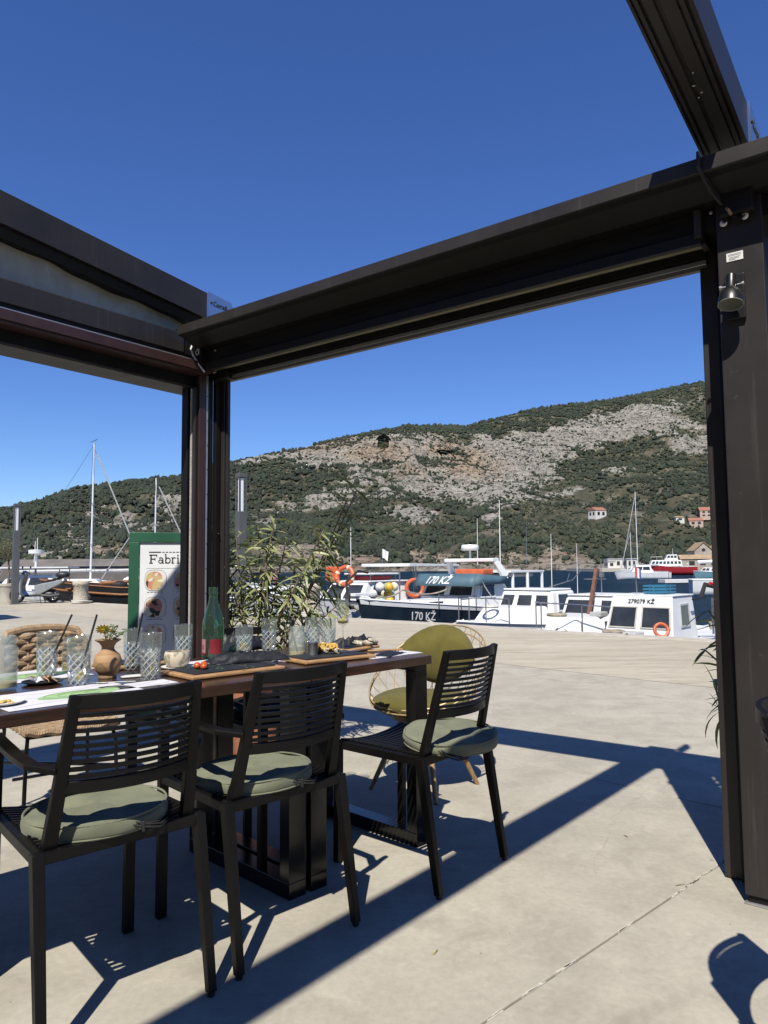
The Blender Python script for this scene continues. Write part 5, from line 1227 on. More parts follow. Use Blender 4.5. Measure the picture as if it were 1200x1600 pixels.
def hull_letters(par, side, L, body, x0, kz, size, mat, sgn=-1):
    me = text_mesh(body, size, 0, 'LEFT', offset=size*.012, shear=.18, xs=.95); me.materials.append(M_[mat])
    def fn(x, y, z):
        t = (x0+x)/L; best = side(t, max(0.05, kz + y*.72)); return Vector((best[0], sgn*(best[1]+.012), best[2]))
    map_mesh(me, fn); return obj('hull_lettering', me, par)
def house(par, x0, x1, z0, z1, w0, w1, fs, bs=0.0, name='cabin', mat='boat_white', bevel=.03, fr=1.0):
    b = [(x0, w0*fr, z0), (x0, -w0*fr, z0), (x1, -w0*1.0, z0), (x1, w0, z0)]; t = [(x0+fs, w1*fr, z1), (x0+fs, -w1*fr, z1), (x1-bs, -w1, z1), (x1-bs, w1, z1)]
    m_ = MB(); m_.add([Vector(p) for p in b+t], [(3,2,1,0),(4,5,6,7),(0,1,5,4),(1,2,6,5),(2,3,7,6),(3,0,4,7)])
    o = m_.build(name, mat, par, bevel=bevel)
    q = dict(front=(b[0], b[1], t[1], t[0]), right=(b[1], b[2], t[2], t[1]), left=(b[3], b[0], t[0], t[3]))
    return o, q
def win(par, q, u0, u1, v0, v1, fm='boat_white', round_=0, fw=.035, t=.02):
    m_ = MB(); panel(m_, q, u0, u1, v0, v1, t*.5); p = m_.build('window', 'boat_window', par, bevel=round_)
    m_ = MB(); frame4(m_, q, u0, u1, v0, v1, fw, fw*1.3, t); m_.build('window_frame', fm, p, bevel=.006)
    return p
def rail(par, pts, h, r=.014, mat='inox', posts=None):
    m_ = MB(); P = [Vector(p) for p in pts]; m_.tube([p + Vector((0, 0, h)) for p in P], r, 6)
    for p in (P if posts is None else [P[i] for i in posts]): m_.tube([p, p + Vector((0, 0, h))], r, 6)
    m_.build('bow_rail', mat, par, True)
def lifebuoy(label, par_loc, axis, r=.26, mat='orange_plastic', band='white_plastic'):
    t = thing('lifebuoy', label, 'lifebuoy', par_loc, 0, 'lifebuoys on the boats')
    MB().torus((0, 0, 0), r, r*.26, axis, 28, 10).build('ring', mat, t, True)
    q = Vector((0, 0, 1)).rotation_difference(Vector(axis)).to_matrix()
    for k in range(4):
        a = math.pi/4 + k*math.pi/2; m_ = MB(); m_.tube([q @ Vector((r*math.cos(a+d), r*math.sin(a+d), 0)) for d in (-.13, 0, .13)], r*.275, 10); m_.build('band', band, t, True)
    return t
def boat(name, label, s, off, cat='boat', group='boats moored bow-in at the quay', yaw=0):
    p = quay(s, off, SEA); return thing(name, label, cat, p, BYAW + R(yaw), group)
def bw(b, x, y, z):
    c, s = math.cos(b.rotation_euler[2]), math.sin(b.rotation_euler[2]); return Vector((b.location[0] + x*c - y*s, b.location[1] + x*s + y*c, b.location[2] + z))
def baxis(b, v):
    c, s = math.cos(b.rotation_euler[2]), math.sin(b.rotation_euler[2]); return Vector((v[0]*c - v[1]*s, v[0]*s + v[1]*c, v[2]))
def rope(par, pts, r=.012, mat='rope_white', sag=.1, name='mooring_rope'):
    P = [Vector(p) for p in pts]; Q = []
    for a, b in zip(P[:-1], P[1:]):
        for t in np.linspace(0, 1, 10, endpoint=False): q = a.lerp(b, t); q.z -= sag*4*t*(1-t); Q.append(q)
    Q.append(P[-1]); return MB().tube(Q, r, 6).build(name, mat, par, True)

# --- fishing boat with dark blue hull
b = boat('fishing_boat', 'white cabin fishing boat with dark navy hull and blue lettered visor', -3.55, .55)
hb, sh, side = make_hull(b, 8.2, 2.7, 1.42, 1.0, .95, 'boat_navy', rail_mat='boat_white')
m_ = MB()
for sy in (1, -1):
    m_.loft([[Vector((side(t, k)[0], sy*(side(t, k)[1]+.014), side(t, k)[2])) for k in (.925, .955, .985)] for t in np.linspace(.004, 1, 26)], cap=False, closed=False)
m_.build('bulwark', 'boat_white', b, True)
hull_letters(b, side, 8.2, '170 KŽ', 1.12, .745, .24, 'white_paint_text', -1)
tr, q0 = house(b, 1.5, 3.4, 1.05, 1.30, .62, .55, .35, 0, 'foredeck_trunk', 'boat_white', .05, .6)
win(tr, q0['right'], .25, .55, .2, .8, fw=.03)
cb, q = house(b, 3.25, 4.85, 1.02, 1.80, .98, .86, .36, 0, 'cabin')
win(cb, q['front'], .06, .44, .42, .88); win(cb, q['front'], .54, .94, .42, .88); win(cb, q['right'], .20, .60, .42, .88); win(cb, q['left'], .20, .60, .42, .88)
m_ = MB(); m_.add([Vector(p) for p in ((3.30, 1.0, 1.78), (3.30, -1.0, 1.78), (4.9, -1.0, 1.82), (4.9, 1.0, 1.82), (3.52, .92, 1.92), (3.52, -.92, 1.92), (4.9, -.92, 1.88), (4.9, .92, 1.88))], [(3,2,1,0),(4,5,6,7),(0,1,5,4),(1,2,6,5),(2,3,7,6),(3,0,4,7)]); m_.build('cabin_roof', 'boat_white', cb, bevel=.02)
vq = [Vector(p) for p in ((3.12, 1.02, 1.90), (3.12, -1.02, 1.90), (3.36, -.96, 2.30), (3.36, .96, 2.30))]
vis = MB(); n = 12; rows = []
for i in range(n+1):
    y = 1.06 - 2.12*i/n; bow_ = .14*(1-(y/1.06)**2); rows.append([Vector((3.20-bow_*1.0, y, 1.64-.02*(y*y))), Vector((3.42-bow_*.4, y*.95, 1.95))])
vis.loft(rows, cap=False, closed=False)
rows = [[Vector((3.20+1.55*t, -1.062, 1.64+.04*t)), Vector((3.42+1.36*t, -1.012, 1.95-.08*t))] for t in np.linspace(0, 1, 5)]; vis.loft(rows, cap=False, closed=False)
vz = vis.build('visor', 'boat_visor', cb, True, ang=60); sm = vz.modifiers.new('t', 'SOLIDIFY'); sm.thickness = .012
me = text_mesh('170 KŽ', .30, 0, 'CENTER', offset=.004, shear=.12, xs=.95); me.materials.append(M_['white_paint_text'])
def vfn(x, y, z):
    yy = -x + .12; k = (y+.05)/.34; bow_ = .14*(1-(yy/1.06)**2); return Vector((3.20-bow_ + (.22+bow_*.6)*k - .025, yy*(1-.05*k), 1.64 + .31*k + .01))
map_mesh(me, vfn); obj('visor_lettering', me, vz)
m_ = MB(); m_.box((4.1, -.40, 2.0), (.5, .95, .15)); o = m_.build('raft_case', 'orange_plastic', b, bevel=.04)
arc_ = MB()
for sy in (1, -1): arc_.bar((4.85, sy*.93, 1.85), (4.5, sy*.80, 2.32), .26, .10, (0, 1, 0), .18, .08)
arc_.box((4.5, 0, 2.32), (.30, 1.7, .10)); arc_.build('radar_arch', 'boat_white', b, bevel=.02)
m_ = MB(); m_.tube([(4.6, .1, 2.34), (4.6, .1, 2.60)], .03, 8); rd = m_.build('radar_mast', 'boat_white', b); MB().lathe([(.0005, 2.60), (.22, 2.60), (.25, 2.63), (.25, 2.72), (.22, 2.76), (.0005, 2.77)], 28, (4.6, .1, 0), cap=False).build('radome', 'boat_white', rd, True, ang=50)
MB().tube([(4.85, -.75, 2.2), (4.85, -.76, 4.0)], .018, 6, r2=.008).build('antenna', 'boat_white', b, True)
MB().tube([(5.9, .8, 2.2), (5.92, .8, 3.6)], .012, 6, r2=.005).build('antenna', 'boat_white', b, True); MB().tube([(6.4, -.6, 2.2), (6.42, -.62, 3.4)], .012, 6, r2=.005).build('antenna', 'inox', b, True)
m_ = MB(); m_.prism([(4.95, 1.02), (6.9, .9), (6.9, -.9), (4.95, -1.02)], lambda p: Vector((p[0], p[1], 1.96)), lambda p: Vector((p[0], p[1], 2.02))); m_.build('aft_awning', 'boat_white', b, bevel=.01)
for x, y in ((5.15, -.95), (5.9, -.95), (6.8, -.87), (5.15, .95), (6.8, .87)): MB().tube([(x, y, .95), (x, y, 1.96)], .045, 8).build('awning_post', 'boat_white', b, True)
m_ = MB(); m_.box((6.0, 0, 1.89), (1.4, 1.3, .10)); m_.build('stowed_canvas', 'boat_grey', b, bevel=.04)
m_ = MB(); m_.box((.22, 0, 1.50), (.7, .16, .07)); m_.tube([(-.1, 0, 1.50), (.15, -.08, 1.44), (.35, -.1, 1.40)], .035, 6); m_.build('anchor_roller', 'boat_white', b, bevel=.01)
m_ = MB(); m_.bar((-.18, 0, 1.44), (.3, 0, 1.40), .05, .05); m_.bar((-.16, -.18, 1.30), (-.16, .18, 1.30), .05, .04); m_.build('anchor', 'inox', b)
rope(b, [(.6, .0, 1.48), (1.5, -.1, 1.58), (2.9, -.4, 1.55)], .022, 'net_rope', .12, 'anchor_chain')
rail(b, [(1.9, -.95, 1.1), (2.6, -1.1, 1.05), (3.1, -1.2, 1.05)], .35, .016); rope(b, [(3.5, -1.0, 1.9), (4.2, -1.25, 1.05)], .014); rope(b, [(4.5, -1.0, 1.85), (5.0, -1.28, 1.05)], .010)
rope(b, [(.3, -.1, 1.35), (-.6, .6, 1.06)], .022, 'rope_white', .2)
for x in (3.6, 5.2): MB().ell((0, 0, 0), .07, .07, .05, 8, 5).build('fender', 'white_plastic', b, True).location = (x, -1.37, .82)
# floats and hauling gear on the deck beyond
fl = thing('float_cluster', 'cluster of white and yellow fishing floats on the navy hulled boat', 'floats', bw(b, 2.2, 1.35, 1.08), BYAW)
rn = random.Random(8)
for k in range(12):
    o = MB().ell((0, 0, 0), .13, .13, .13, 12, 8).build('float', ('buoy_faded', 'buoy_yellow', 'white_plastic', 'buoy_green')[k % 4], fl, True); o.location = (rn.gauss(.45, .24), rn.gauss(.1, .16), .13 + .19*(k//4) + .02*rn.random())
m_ = MB(); m_.tube([(.9, .1, 0), (.9, .1, 1.0)], .02, 6); m_.build('rack_post', 'inox', fl, True)
t = thing('net_hauler', 'dark wheel of a net hauler behind the fishing floats', 'winch', bw(b, 1.75, 2.15, 1.0), BYAW)
MB().torus((0, 0, .22), .17, .07, (.7, -.7, 0), 18, 8).build('wheel', 'rubber', t, True); m_ = MB(); m_.tube([(0, 0, .22), (0, .05, .75), (.3, -.1, 1.05), (.6, -.2, 1.0)], .035, 8); m_.build('arm', 'rubber', t, True); MB().box((0, .05, .05), (.3, .3, .1)).build('foot', 'rubber', t)

# --- white boat with orange float and rings left of it
b = boat('fishing_boat', 'white cabin boat with orange float box and ring on its roof, by the stone bollard', -7.05, .6)
make_hull(b, 7.4, 2.5, 1.45, 1.05, 1.0, 'boat_white')
cb, q = house(b, 2.55, 4.7, 1.02, 1.70, .92, .78, .50, 0, 'cabin')
win(cb, q['front'], .07, .46, .3, .88); win(cb, q['front'], .54, .93, .3, .88); win(cb, q['right'], .18, .62, .34, .88); win(cb, q['left'], .18, .62, .34, .88)
m_ = MB(); m_.prism([(3.05, .86), (4.9, .86), (4.9, -.86), (3.05, -.86)], lambda p: Vector((p[0], p[1], 1.702)), lambda p: Vector((p[0], p[1], 1.75))); m_.build('cabin_roof', 'boat_white', cb, bevel=.02)
m_ = MB(); m_.box((3.9, -.1, 1.95), (1.3, 1.1, .05)); m_.build('upper_roof', 'boat_white', cb, bevel=.02)
for x, y in ((3.4, .4), (3.4, -.55), (4.5, .4), (4.5, -.55)): MB().tube([(x, y, 1.74), (x, y, 1.93)], .02, 6).build('roof_post', 'inox', cb)
m_ = MB(); m_.box((3.9, -.1, 1.82), (1.0, .8, .12)); m_.build('roof_bundle', 'boat_red', b, bevel=.03)
m_ = MB(); m_.box((3.1, .80, 1.95), (.20, .50, .46)); fb = m_.build('float_box', 'orange_plastic', b, bevel=.05)
m_ = MB(); m_.prism([(4.6, 1.05), (7.2, .95), (7.2, -.95), (4.6, -1.05)], lambda p: Vector((p[0], p[1], 2.16)), lambda p: Vector((p[0], p[1], 2.26 if p[0] < 5 else 2.22))); m_.build('aft_awning', 'boat_white', b, bevel=.01)
for x, y in ((5.0, .95), (5.0, -.95), (7.0, .9), (7.0, -.9)): MB().tube([(x, y, 1.0), (x, y, 2.16)], .022, 6).build('awning_post', 'inox', b, True)
MB().tube([(3.6, .5, 1.9), (3.6, .5, 3.4)], .012, 6).build('antenna', 'boat_white', b, True)
m_ = MB(); m_.tube([(4.7, .2, 2.1), (4.7, .2, 2.75)], .01, 5); fp = m_.build('flag_pole', 'inox', b); m_ = MB(); rows = [[Vector((4.7+.02*math.sin(6*t), .2-.28*t, 2.73-.10*t)), Vector((4.7+.02*math.sin(6*t), .2-.24*t, 2.46-.12*t))] for t in np.linspace(0, 1, 6)]; m_.loft(rows, cap=False, closed=False); m_.build('flag', 'flag_white', fp)
rope(b, [(.3, -.1, 1.4), (-.7, -.5, 1.05)], .02)
lifebuoy('faded orange and cream lifebuoy on the cabin roof beside the float box', bw(b, 2.98, .12, 1.90), baxis(b, (-.9, -.3, .3)), .27, 'orange_plastic', 'buoy_faded')
lifebuoy('orange lifebuoy hanging behind the white cabin, left of the navy hull', bw(b, 4.75, -1.12, 1.50), baxis(b, (-.6, -.8, .1)), .25, 'orange_plastic', 'orange_plastic')
# --- boat behind the oleander
b = boat('motor_boat', 'low white boat half hidden behind the oleander leaves', -10.4, .6)
make_hull(b, 6.5, 2.3, 1.35, 1.0, .95, 'boat_white'); cb, q = house(b, 1.9, 4.4, 1.0, 1.55, .85, .7, .5, .2, 'cabin', 'boat_white', .08)
win(cb, q['front'], .1, .46, .3, .8); win(cb, q['front'], .54, .9, .3, .8); win(cb, q['right'], .15, .45, .3, .8); win(cb, q['right'], .55, .9, .3, .8)
m_ = MB(); m_.tube([(2.6, -.2, 1.5), (2.6, -.2, 2.0)], .02, 6); m_.build('bow_post', 'inox', b)
o = MB().ell((0, 0, 0), .16, .16, .24, 12, 8).build('fender', 'label_pink', b, True); o.location = (3.2, .55, 1.85)
rail(b, [(.6, -.5, 1.25), (1.3, -.85, 1.15), (2.0, -1.0, 1.1)], .4)
# --- small cabin boat with three front windows
b = boat('cabin_boat', 'small white cabin boat with three rounded front windows', -.45, .45)
make_hull(b, 6.2, 2.15, 1.02, .78, .75, 'boat_white')
cb0, q0 = house(b, .8, 2.5, .80, 1.24, .80, .62, .45, 0, 'foredeck_trunk', 'boat_white', .05, .45)
cb, q = house(b, 2.3, 3.65, .78, 1.58, .84, .66, .30, .05, 'cabin', 'boat_white', .06)
win(cb, q['front'], .07, .29, .50, .86, round_=.04, fw=.025); win(cb, q['front'], .37, .63, .50, .86, round_=.04, fw=.025); win(cb, q['front'], .71, .93, .50, .86, round_=.04, fw=.025); win(cb, q['right'], .25, .7, .45, .88, round_=.03); win(cb, q['left'], .25, .7, .3, .85)
m_ = MB(); m_.box((3.05, 0, 1.60), (.95, 1.28, .04)); m_.build('cabin_roof', 'boat_white', cb, bevel=.02)
rail(b, [(.35, .25, 1.0), (.25, -.1, 1.0), (.5, -.35, .98), (.95, -.62, .95)], .5, .014)
rope(b, [(.2, 0, 1.04), (-.5, .4, 1.05)], .02); m_ = MB(); m_.tube([(3.9, .2, 1.62), (4.2, -.3, 1.8), (4.3, -.5, 2.05)], .012, 5); m_.tube([(4.1, -.2, 1.75), (4.4, -.1, 1.95)], .01, 5); m_.build('broken_aerial', 'inox', b)
MB().tube([(4.3, .35, .8), (4.32, .35, 2.95)], .014, 5, r2=.006).build('antenna', 'boat_white', b, True); MB().tube([(4.6, -.2, .8), (4.62, -.2, 2.7)], .012, 5, r2=.005).build('antenna', 'boat_white', b, True)
MB().torus((1.0, -.1, 1.28), .16, .03, (0, 0, 1), 18, 6).build('rope_coil', 'rope_white', b, True); MB().ell((0, 0, 0), .10, .10, .24, 10, 8).build('fender', 'white_plastic', b, True).location = (2.6, -1.12, .75)
# --- cabin boat with a rust mast
b = boat('cabin_boat', 'white cabin boat with a rust brown mast post through its roof', 1.55, .30)
make_hull(b, 6.0, 2.1, .95, .72, .7, 'boat_white')
cb0, q0 = house(b, .65, 2.3, .74, 1.14, .84, .72, .22, 0, 'foredeck_trunk', 'boat_white', .05, .42); win(cb0, q0['right'], .5, .68, .25, .75, fw=.02)
cb, q = house(b, 2.15, 3.7, .72, 1.50, .90, .76, .26, .05, 'cabin', 'boat_white', .05)
win(cb, q['front'], .05, .45, .52, .88); win(cb, q['front'], .55, .95, .52, .88); win(cb, q['right'], .25, .75, .45, .88); win(cb, q['left'], .25, .75, .25, .85)
m_ = MB(); m_.box((2.98, 0, 1.515), (1.2, 1.48, .03)); m_.build('cabin_roof', 'boat_white', cb, bevel=.02)
m_ = MB(); m_.bar((2.05, .06, 1.1), (2.45, .06, 2.08), .07, .07, (0, 1, 0)); ms = m_.build('mast_post', 'rust_mast', b); m_ = MB(); m_.tube([(2.35, -.2, 1.86), (2.35, .3, 1.86)], .012, 5); m_.box((2.36, -.1, 1.95), (.08, .08, .10)); m_.build('mast_light', 'inox', ms)
rail(b, [(.5, .35, .95), (.2, .05, .95), (.75, -.5, .9), (1.3, -.8, .85)], .5, .014); rope(b, [(.15, 0, .98), (-.3, -.6, 1.05)], .018)
MB().torus((1.1, .25, 1.17), .17, .035, (0, 0, 1), 18, 6).build('rope_coil', 'net_rope', b, True); MB().ell((0, 0, 0), .10, .10, .24, 10, 8).build('fender', 'boat_blue', b, True).location = (2.7, -1.10, .72); MB().box((1.6, -.4, 1.18), (.32, .24, .10)).build('deck_hatch', 'boat_grey', b, bevel=.02)
MB().tube([(3.5, .5, 1.5), (3.5, .5, 2.3)], .012, 5).build('antenna', 'inox', b)
# --- numbered boat at the right
b = boat('fishing_boat', 'white wheelhouse boat with black registration number over two front windows', 2.95, .05)
make_hull(b, 6.2, 2.15, .92, .66, .7, 'boat_white')
cb, q = house(b, 1.35, 2.55, .68, 1.56, .68, .58, .26, .0, 'wheelhouse', 'boat_white', .02)
win(cb, q['front'], .06, .44, .36, .76, 'pot_cream', fw=.02); win(cb, q['front'], .55, .95, .36, .76, 'pot_cream', fw=.02); win(cb, q['right'], .35, .68, .40, .80, 'boat_grey'); win(cb, q['left'], .35, .68, .28, .78, 'boat_grey')
m_ = MB(); m_.box((2.1, 0, 1.575), (.95, 1.2, .03)); m_.build('wheelhouse_roof', 'boat_white', cb, bevel=.01)
fa = [Vector(p) for p in q['front']]
me = text_mesh('279079 KŽ', .112, 0, 'CENTER', offset=.002); me.materials.append(M_['ink'])
nn = (fa[1]-fa[0]).cross(fa[3]-fa[0]).normalized(); ux = (fa[1]-fa[0]).normalized(); uz = (fa[3]-fa[0]).normalized(); cc = (fa[2]+fa[3])/2 - uz*.135
map_mesh(me, lambda x, y, z: cc + ux*(x+.02) + uz*y + nn*.012); obj('registration', me, cb)
m_ = MB(); m_.tube([(2.2, -.72, 1.50), (2.85, -.74, 1.53)], .02, 6); m_.build('grab_rail', 'boat_black', cb)
m_ = MB(); m_.tube([(1.75, .15, 1.62), (1.72, .15, 2.15)], .012, 5); fp = m_.build('flag_pole', 'inox', b)
for k, mt in enumerate(('flag_red', 'flag_white', 'flag_blue')):
    m_ = MB(); rows = [[Vector((1.73-.05*t, .15-.035*k-.02*t, 2.12-.18*t-.02*k)), Vector((1.73-.05*t, .115-.035*k-.02*t, 2.09-.18*t-.02*k))] for t in np.linspace(0, 1, 5)]; m_.loft(rows, cap=False, closed=False); m_.build('flag_stripe', mt, fp)
MB().torus((.85, .2, .95), .17, .035, (0, 0, 1), 18, 6).build('rope_coil', 'net_rope', b, True); MB().box((1.0, -.05, .90), (.4, .35, .10)).build('deck_hatch', 'boat_grey', b, bevel=.02); MB().ell((0, 0, 0), .10, .10, .25, 10, 8).build('fender', 'orange_plastic', b, True).location = (2.9, -1.12, .68)
# gear on the aft deck
m_ = MB()
for x, y, h in ((3.1, -.75, 1.5), (3.5, -.85, 1.75), (4.3, -.8, 1.55)): m_.tube([(x, y, .8), (x, y, h)], .022, 6)
m_.tube([(3.1, -.75, 1.45), (3.5, -.85, 1.5), (4.3, -.8, 1.45)], .018, 6); m_.tube([(3.1, -.75, 1.15), (4.3, -.8, 1.15)], .018, 6); m_.build('deck_frame', 'inox', b, True)
m_ = MB(); m_.lathe([(.0005, 0), (.10, 0), (.11, .02), (.11, .5), (.09, .55), (.0005, .56)], 16); o = m_.build('white_drum', 'pot_cream', b, True); o.location = (3.75, -.92, .85)
rn = random.Random(31); m_ = MB()
for k in range(26): m_.tube([(3.0+rn.random()*1.2, -.9+.3*rn.random(), .85+.2*rn.random()), (3.0+rn.random()*1.2, -.95+.3*rn.random(), 1.05+.45*rn.random()), (3.0+rn.random()*1.2, -.9+.3*rn.random(), .9+.2*rn.random())], .018, 5)
o = m_.build('hanging_ropes', 'net_rope', b, True); o['kind'] = 'stuff'
m_ = MB(); m_.tube([(3.15, -.7, 1.78), (3.4, -.8, 1.72), (3.65, -.82, 1.58)], .035, 6); m_.build('red_rope', 'flag_red', b, True); m_ = MB(); m_.tube([(3.2, -.5, 1.5), (3.3, -.55, 1.75), (3.7, -.8, 1.65), (3.8, -.85, 1.35)], .05, 6); m_.build('black_hose', 'rubber', b, True)
t = thing('fish_crate', 'open blue plastic crate on the numbered boat roof', 'crate', bw(b, 2.2, -.1, 1.592), BYAW)
for sx, sy, lx, ly in ((0, -.2, .55, .015), (0, .2, .55, .015), (-.27, 0, .015, .4), (.27, 0, .015, .4)):
    for zz in (.02, .08, .14): MB().box((sx, sy, zz+.015), (lx, ly, .03)).build('crate_slat', 'crate_blue', t)
    MB().box((sx, sy, .09), (max(.02, lx*.06), max(.02, ly*.06), .18)).build('crate_rib', 'crate_blue', t)
MB().box((0, 0, .008), (.54, .39, .014)).build('crate_floor', 'crate_blue', t)
lifebuoy('orange red lifebuoy on the numbered boat foredeck at the quay edge', bw(b, 1.05, -.60, 1.0), baxis(b, (-.75, -.6, .35)), .115, 'orange_plastic', 'orange_plastic')
rope(b, [(.2, .1, .95), (-.2, .6, 1.05)], .016); rope(b, [(.15, 0, .95), (-.25, -.6, 1.05)], .016)
# --- white tender cut by the post
b = boat('dinghy', 'white dinghy gunwale just left of the right post', 5.35, .1); make_hull(b, 4.2, 1.5, 1.02, .8, .8, 'boat_white', 'boat_grey')
# --- far side of the basin on the left
def yacht(name, label, x, y, yaw, L, B, mast, hull_m='boat_white', cab=True, group='yachts and boats across the harbour', cabz=.55, boom=True, fb=1.0, cat='boat'):
    t = thing(name, label, cat, (x, y, SEA), R(yaw), group); make_hull(t, L, B, fb*1.25, fb, fb*1.02, hull_m)
    if cab:
        cb, q = house(t, L*.30, L*.68, fb*.98, fb*.98+cabz, B*.34, B*.26, L*.08, L*.03, 'cabin', 'boat_white', .05)
        n = max(2, int(L/3))
        for sd in ('left', 'right'):
            for k in range(n): win(cb, q[sd], .08+.84*k/n+.02, .08+.84*(k+1)/n-.02, .35, .8, fw=.01, t=.02)
        win(cb, q['front'], .1, .47, .35, .85); win(cb, q['front'], .53, .9, .35, .85)
    if mast:
        xm = L*.42; m_ = MB(); m_.tube([(xm, 0, fb), (xm-.02*mast*.3, 0, mast)], .075, 8, r2=.05); mm = m_.build('mast', 'boat_white', t, True)
        MB().tube([(xm, -.75, mast*.62), (xm, .75, mast*.62)], .02, 5).build('spreader', 'boat_grey', mm); MB().tube([(xm, -.5, mast*.36), (xm, .5, mast*.36)], .02, 5).build('spreader', 'boat_grey', mm)
        m_ = MB()
        for p in ((.1, 0, fb*1.25), (L-.1, 0, fb), (xm, -B*.48, fb), (xm, B*.48, fb)): m_.tube([(xm, 0, mast*.98), p], .012, 4)
        m_.build('rigging', 'inox', mm)
        m_ = MB(); m_.tube([(.25, 0, fb*1.35), (xm-.25, 0, mast*.93)], .05, 6); m_.build('furled_sail', 'boat_grey', t, True)
        m_ = MB(); m_.tube([(xm, .12, mast), (xm-.3, .12, mast+.25), (xm+.2, 0, mast+.02)], .015, 4); m_.build('wind_vane', 'boat_black', mm)
        if boom: m_ = MB(); m_.tube([(xm, 0, fb+1.1), (L*.92, 0, fb+1.05)], .11, 8); m_.build('boom', 'boat_grey', t, True)
    return t
yacht('sailing_yacht', 'white sailing yacht with tallest mast left of the menu board', -15.7, 50, 190, 9.5, 3.0, 10.7)
yacht('sailing_yacht', 'white sailing yacht with mast rising behind the menu board', -12.8, 53, 195, 8.5, 2.8, 8.6)
t = yacht('motor_yacht', 'white motor boat with radar mast beyond the grey lamp post at left', -24.5, 42, 8, 8.5, 2.9, 0, cabz=.9)
m_ = MB(); m_.tube([(4.4, 0, 1.9), (4.4, 0, 3.1)], .06, 8); m_.tube([(4.4, .2, 2.6), (4.4, .2, 4.0)], .02, 5); m_.tube([(4.4, -.3, 2.6), (4.45, -.3, 3.8)], .02, 5); rm = m_.build('radar_mast', 'boat_white', t); MB().lathe([(.0005, 3.1), (.4, 3.1), (.42, 3.3), (.0005, 3.34)], 18, (4.4, 0, 0), cap=False).build('radome', 'boat_white', rm, True)
m_ = MB(); m_.prism([(1.5, -1.2), (6.5, -1.2), (6.5, 1.2), (1.5, 1.2)], lambda p: Vector((p[0], p[1], 2.25)), lambda p: Vector((p[0], p[1], 2.33))); m_.build('sun_roof', 'boat_white', t)
for x, y in ((2, -1), (6, -1), (2, 1), (6, 1)): MB().tube([(x, y, 1), (x, y, 2.25)], .03, 6).build('roof_post', 'inox', t)
yacht('motor_boat', 'white open motor boat beyond the silver scooter', -17.2, 36, -4, 6.0, 2.2, 0, cabz=.45)
yacht('motor_boat', 'white motor boat between the tallest mast and the menu board', -15.6, 41, 2, 6.5, 2.3, 0, cabz=.4)
yacht('sailing_boat', 'small sailing boat with short mast behind the stone bollard at left', -24.0, 62, 5, 6.5, 2.2, 5.2)
t = thing('launch', 'white launch with yellow deck frame right of the tallest mast', 'boat', (-15.6, 50, SEA), R(8), 'yachts and boats across the harbour'); make_hull(t, 7, 2.4, 1.4, 1.1, 1.1, 'boat_white')
m_ = MB(); m_.box((3, 0, 2.3), (3.2, 1.8, .08)); m_.build('yellow_frame', 'buoy_yellow', t)
for x, y in ((1.6, -.8), (4.4, -.8), (1.6, .8), (4.4, .8)): MB().tube([(x, y, 1), (x, y, 2.28)], .03, 6).build('frame_post', 'buoy_yellow', t)
# wooden boat with dark hull close to the quay, seen from its side
t = thing('wooden_boat', 'traditional wooden boat with black hull and varnished rails', 'boat', (-13.35, 28.6, SEA), R(-9)); hb, sh, side = make_hull(t, 6.8, 2.3, 1.80, 1.48, 1.75, 'boat_black', 'varnish', 'varnish', deck_drop=.12)
m_ = MB()
for sy in (1, -1): m_.tube([Vector((side(tt, .86)[0], sy*(side(tt, .86)[1]+.02), side(tt, .86)[2])) for tt in np.linspace(.02, 1, 20)], .05, 6)
m_.build('rubbing_strake', 'varnish', t, True)
m_ = MB()
for sy in (-1,): m_.tube([Vector((side(tt, .52)[0], sy*(side(tt, .52)[1]+.02), side(tt, .52)[2])) for tt in np.linspace(.35, 1, 16)], .035, 6)
m_.build('waterline_stripe', 'boat_grey', t, True)
for x in (1.8, 3.0, 4.3): MB().box((x, 0, 1.45), (.22, 1.9, .05)).build('thwart', 'varnish', t, bevel=.01)
for k, x in enumerate((2.2, 2.7)): MB().torus((x, -1.2, 1.1), .13, .05, (0, 1, 0), 14, 6).build('tyre_fender', 'rubber', t, True)
m_ = MB(); m_.tube([(2.4, .2, 1.62), (5.6, .3, 1.8)], .07, 8); m_.build('spar', 'varnish', t, True)
m_ = MB(); m_.ell((3.3, .1, 1.55), .26, .3, .16, 12, 7, .3, None, 2); m_.build('dark_bundle', 'rubber', t, True); m_ = MB(); m_.ell((4.5, .2, 1.55), .4, .35, .17, 12, 7, .2, None, 3); m_.build('covered_engine', 'boat_grey', t, True)
# --- stone bollards, lamp posts
def bollard(label, x, y, r=.215, h=.78):
    t = thing('stone_bollard', label, 'bollard', (x, y, 0), .4, 'stone mooring bollards')
    rn = random.Random(int(x*10)); n = 26; prof = [(r*1.08, 0), (r*1.06, .05), (r*1.0, .07), (r*.97, h*.4), (r*.97, h*.76), (r*1.10, h*.80), (r*1.13, h*.88), (r*1.08, h*.96), (r*.8, h*.995), (r*.4, h*1.01), (.001, h*1.01)]
    rings = [[Vector((rr*math.cos(2*math.pi*k/n)*(1+rn.gauss(0, .012)), rr*math.sin(2*math.pi*k/n)*(1+rn.gauss(0, .012)), z + rn.gauss(0, .004)*(z > .01))) for k in range(n)] for rr, z in prof]
    m_ = MB(); m_.loft(rings, cap=False); m_.build('shaft', 'bollard_stone', t, True, ang=70)
    m_ = MB()
    for k in range(3): m_.torus((.02*k, .01*k, .025+.03*k), r*1.16+.02*k, .022, (.03*k, .05, 1), 24, 6)
    m_.build('rope_turns', 'rope_white', t, True)
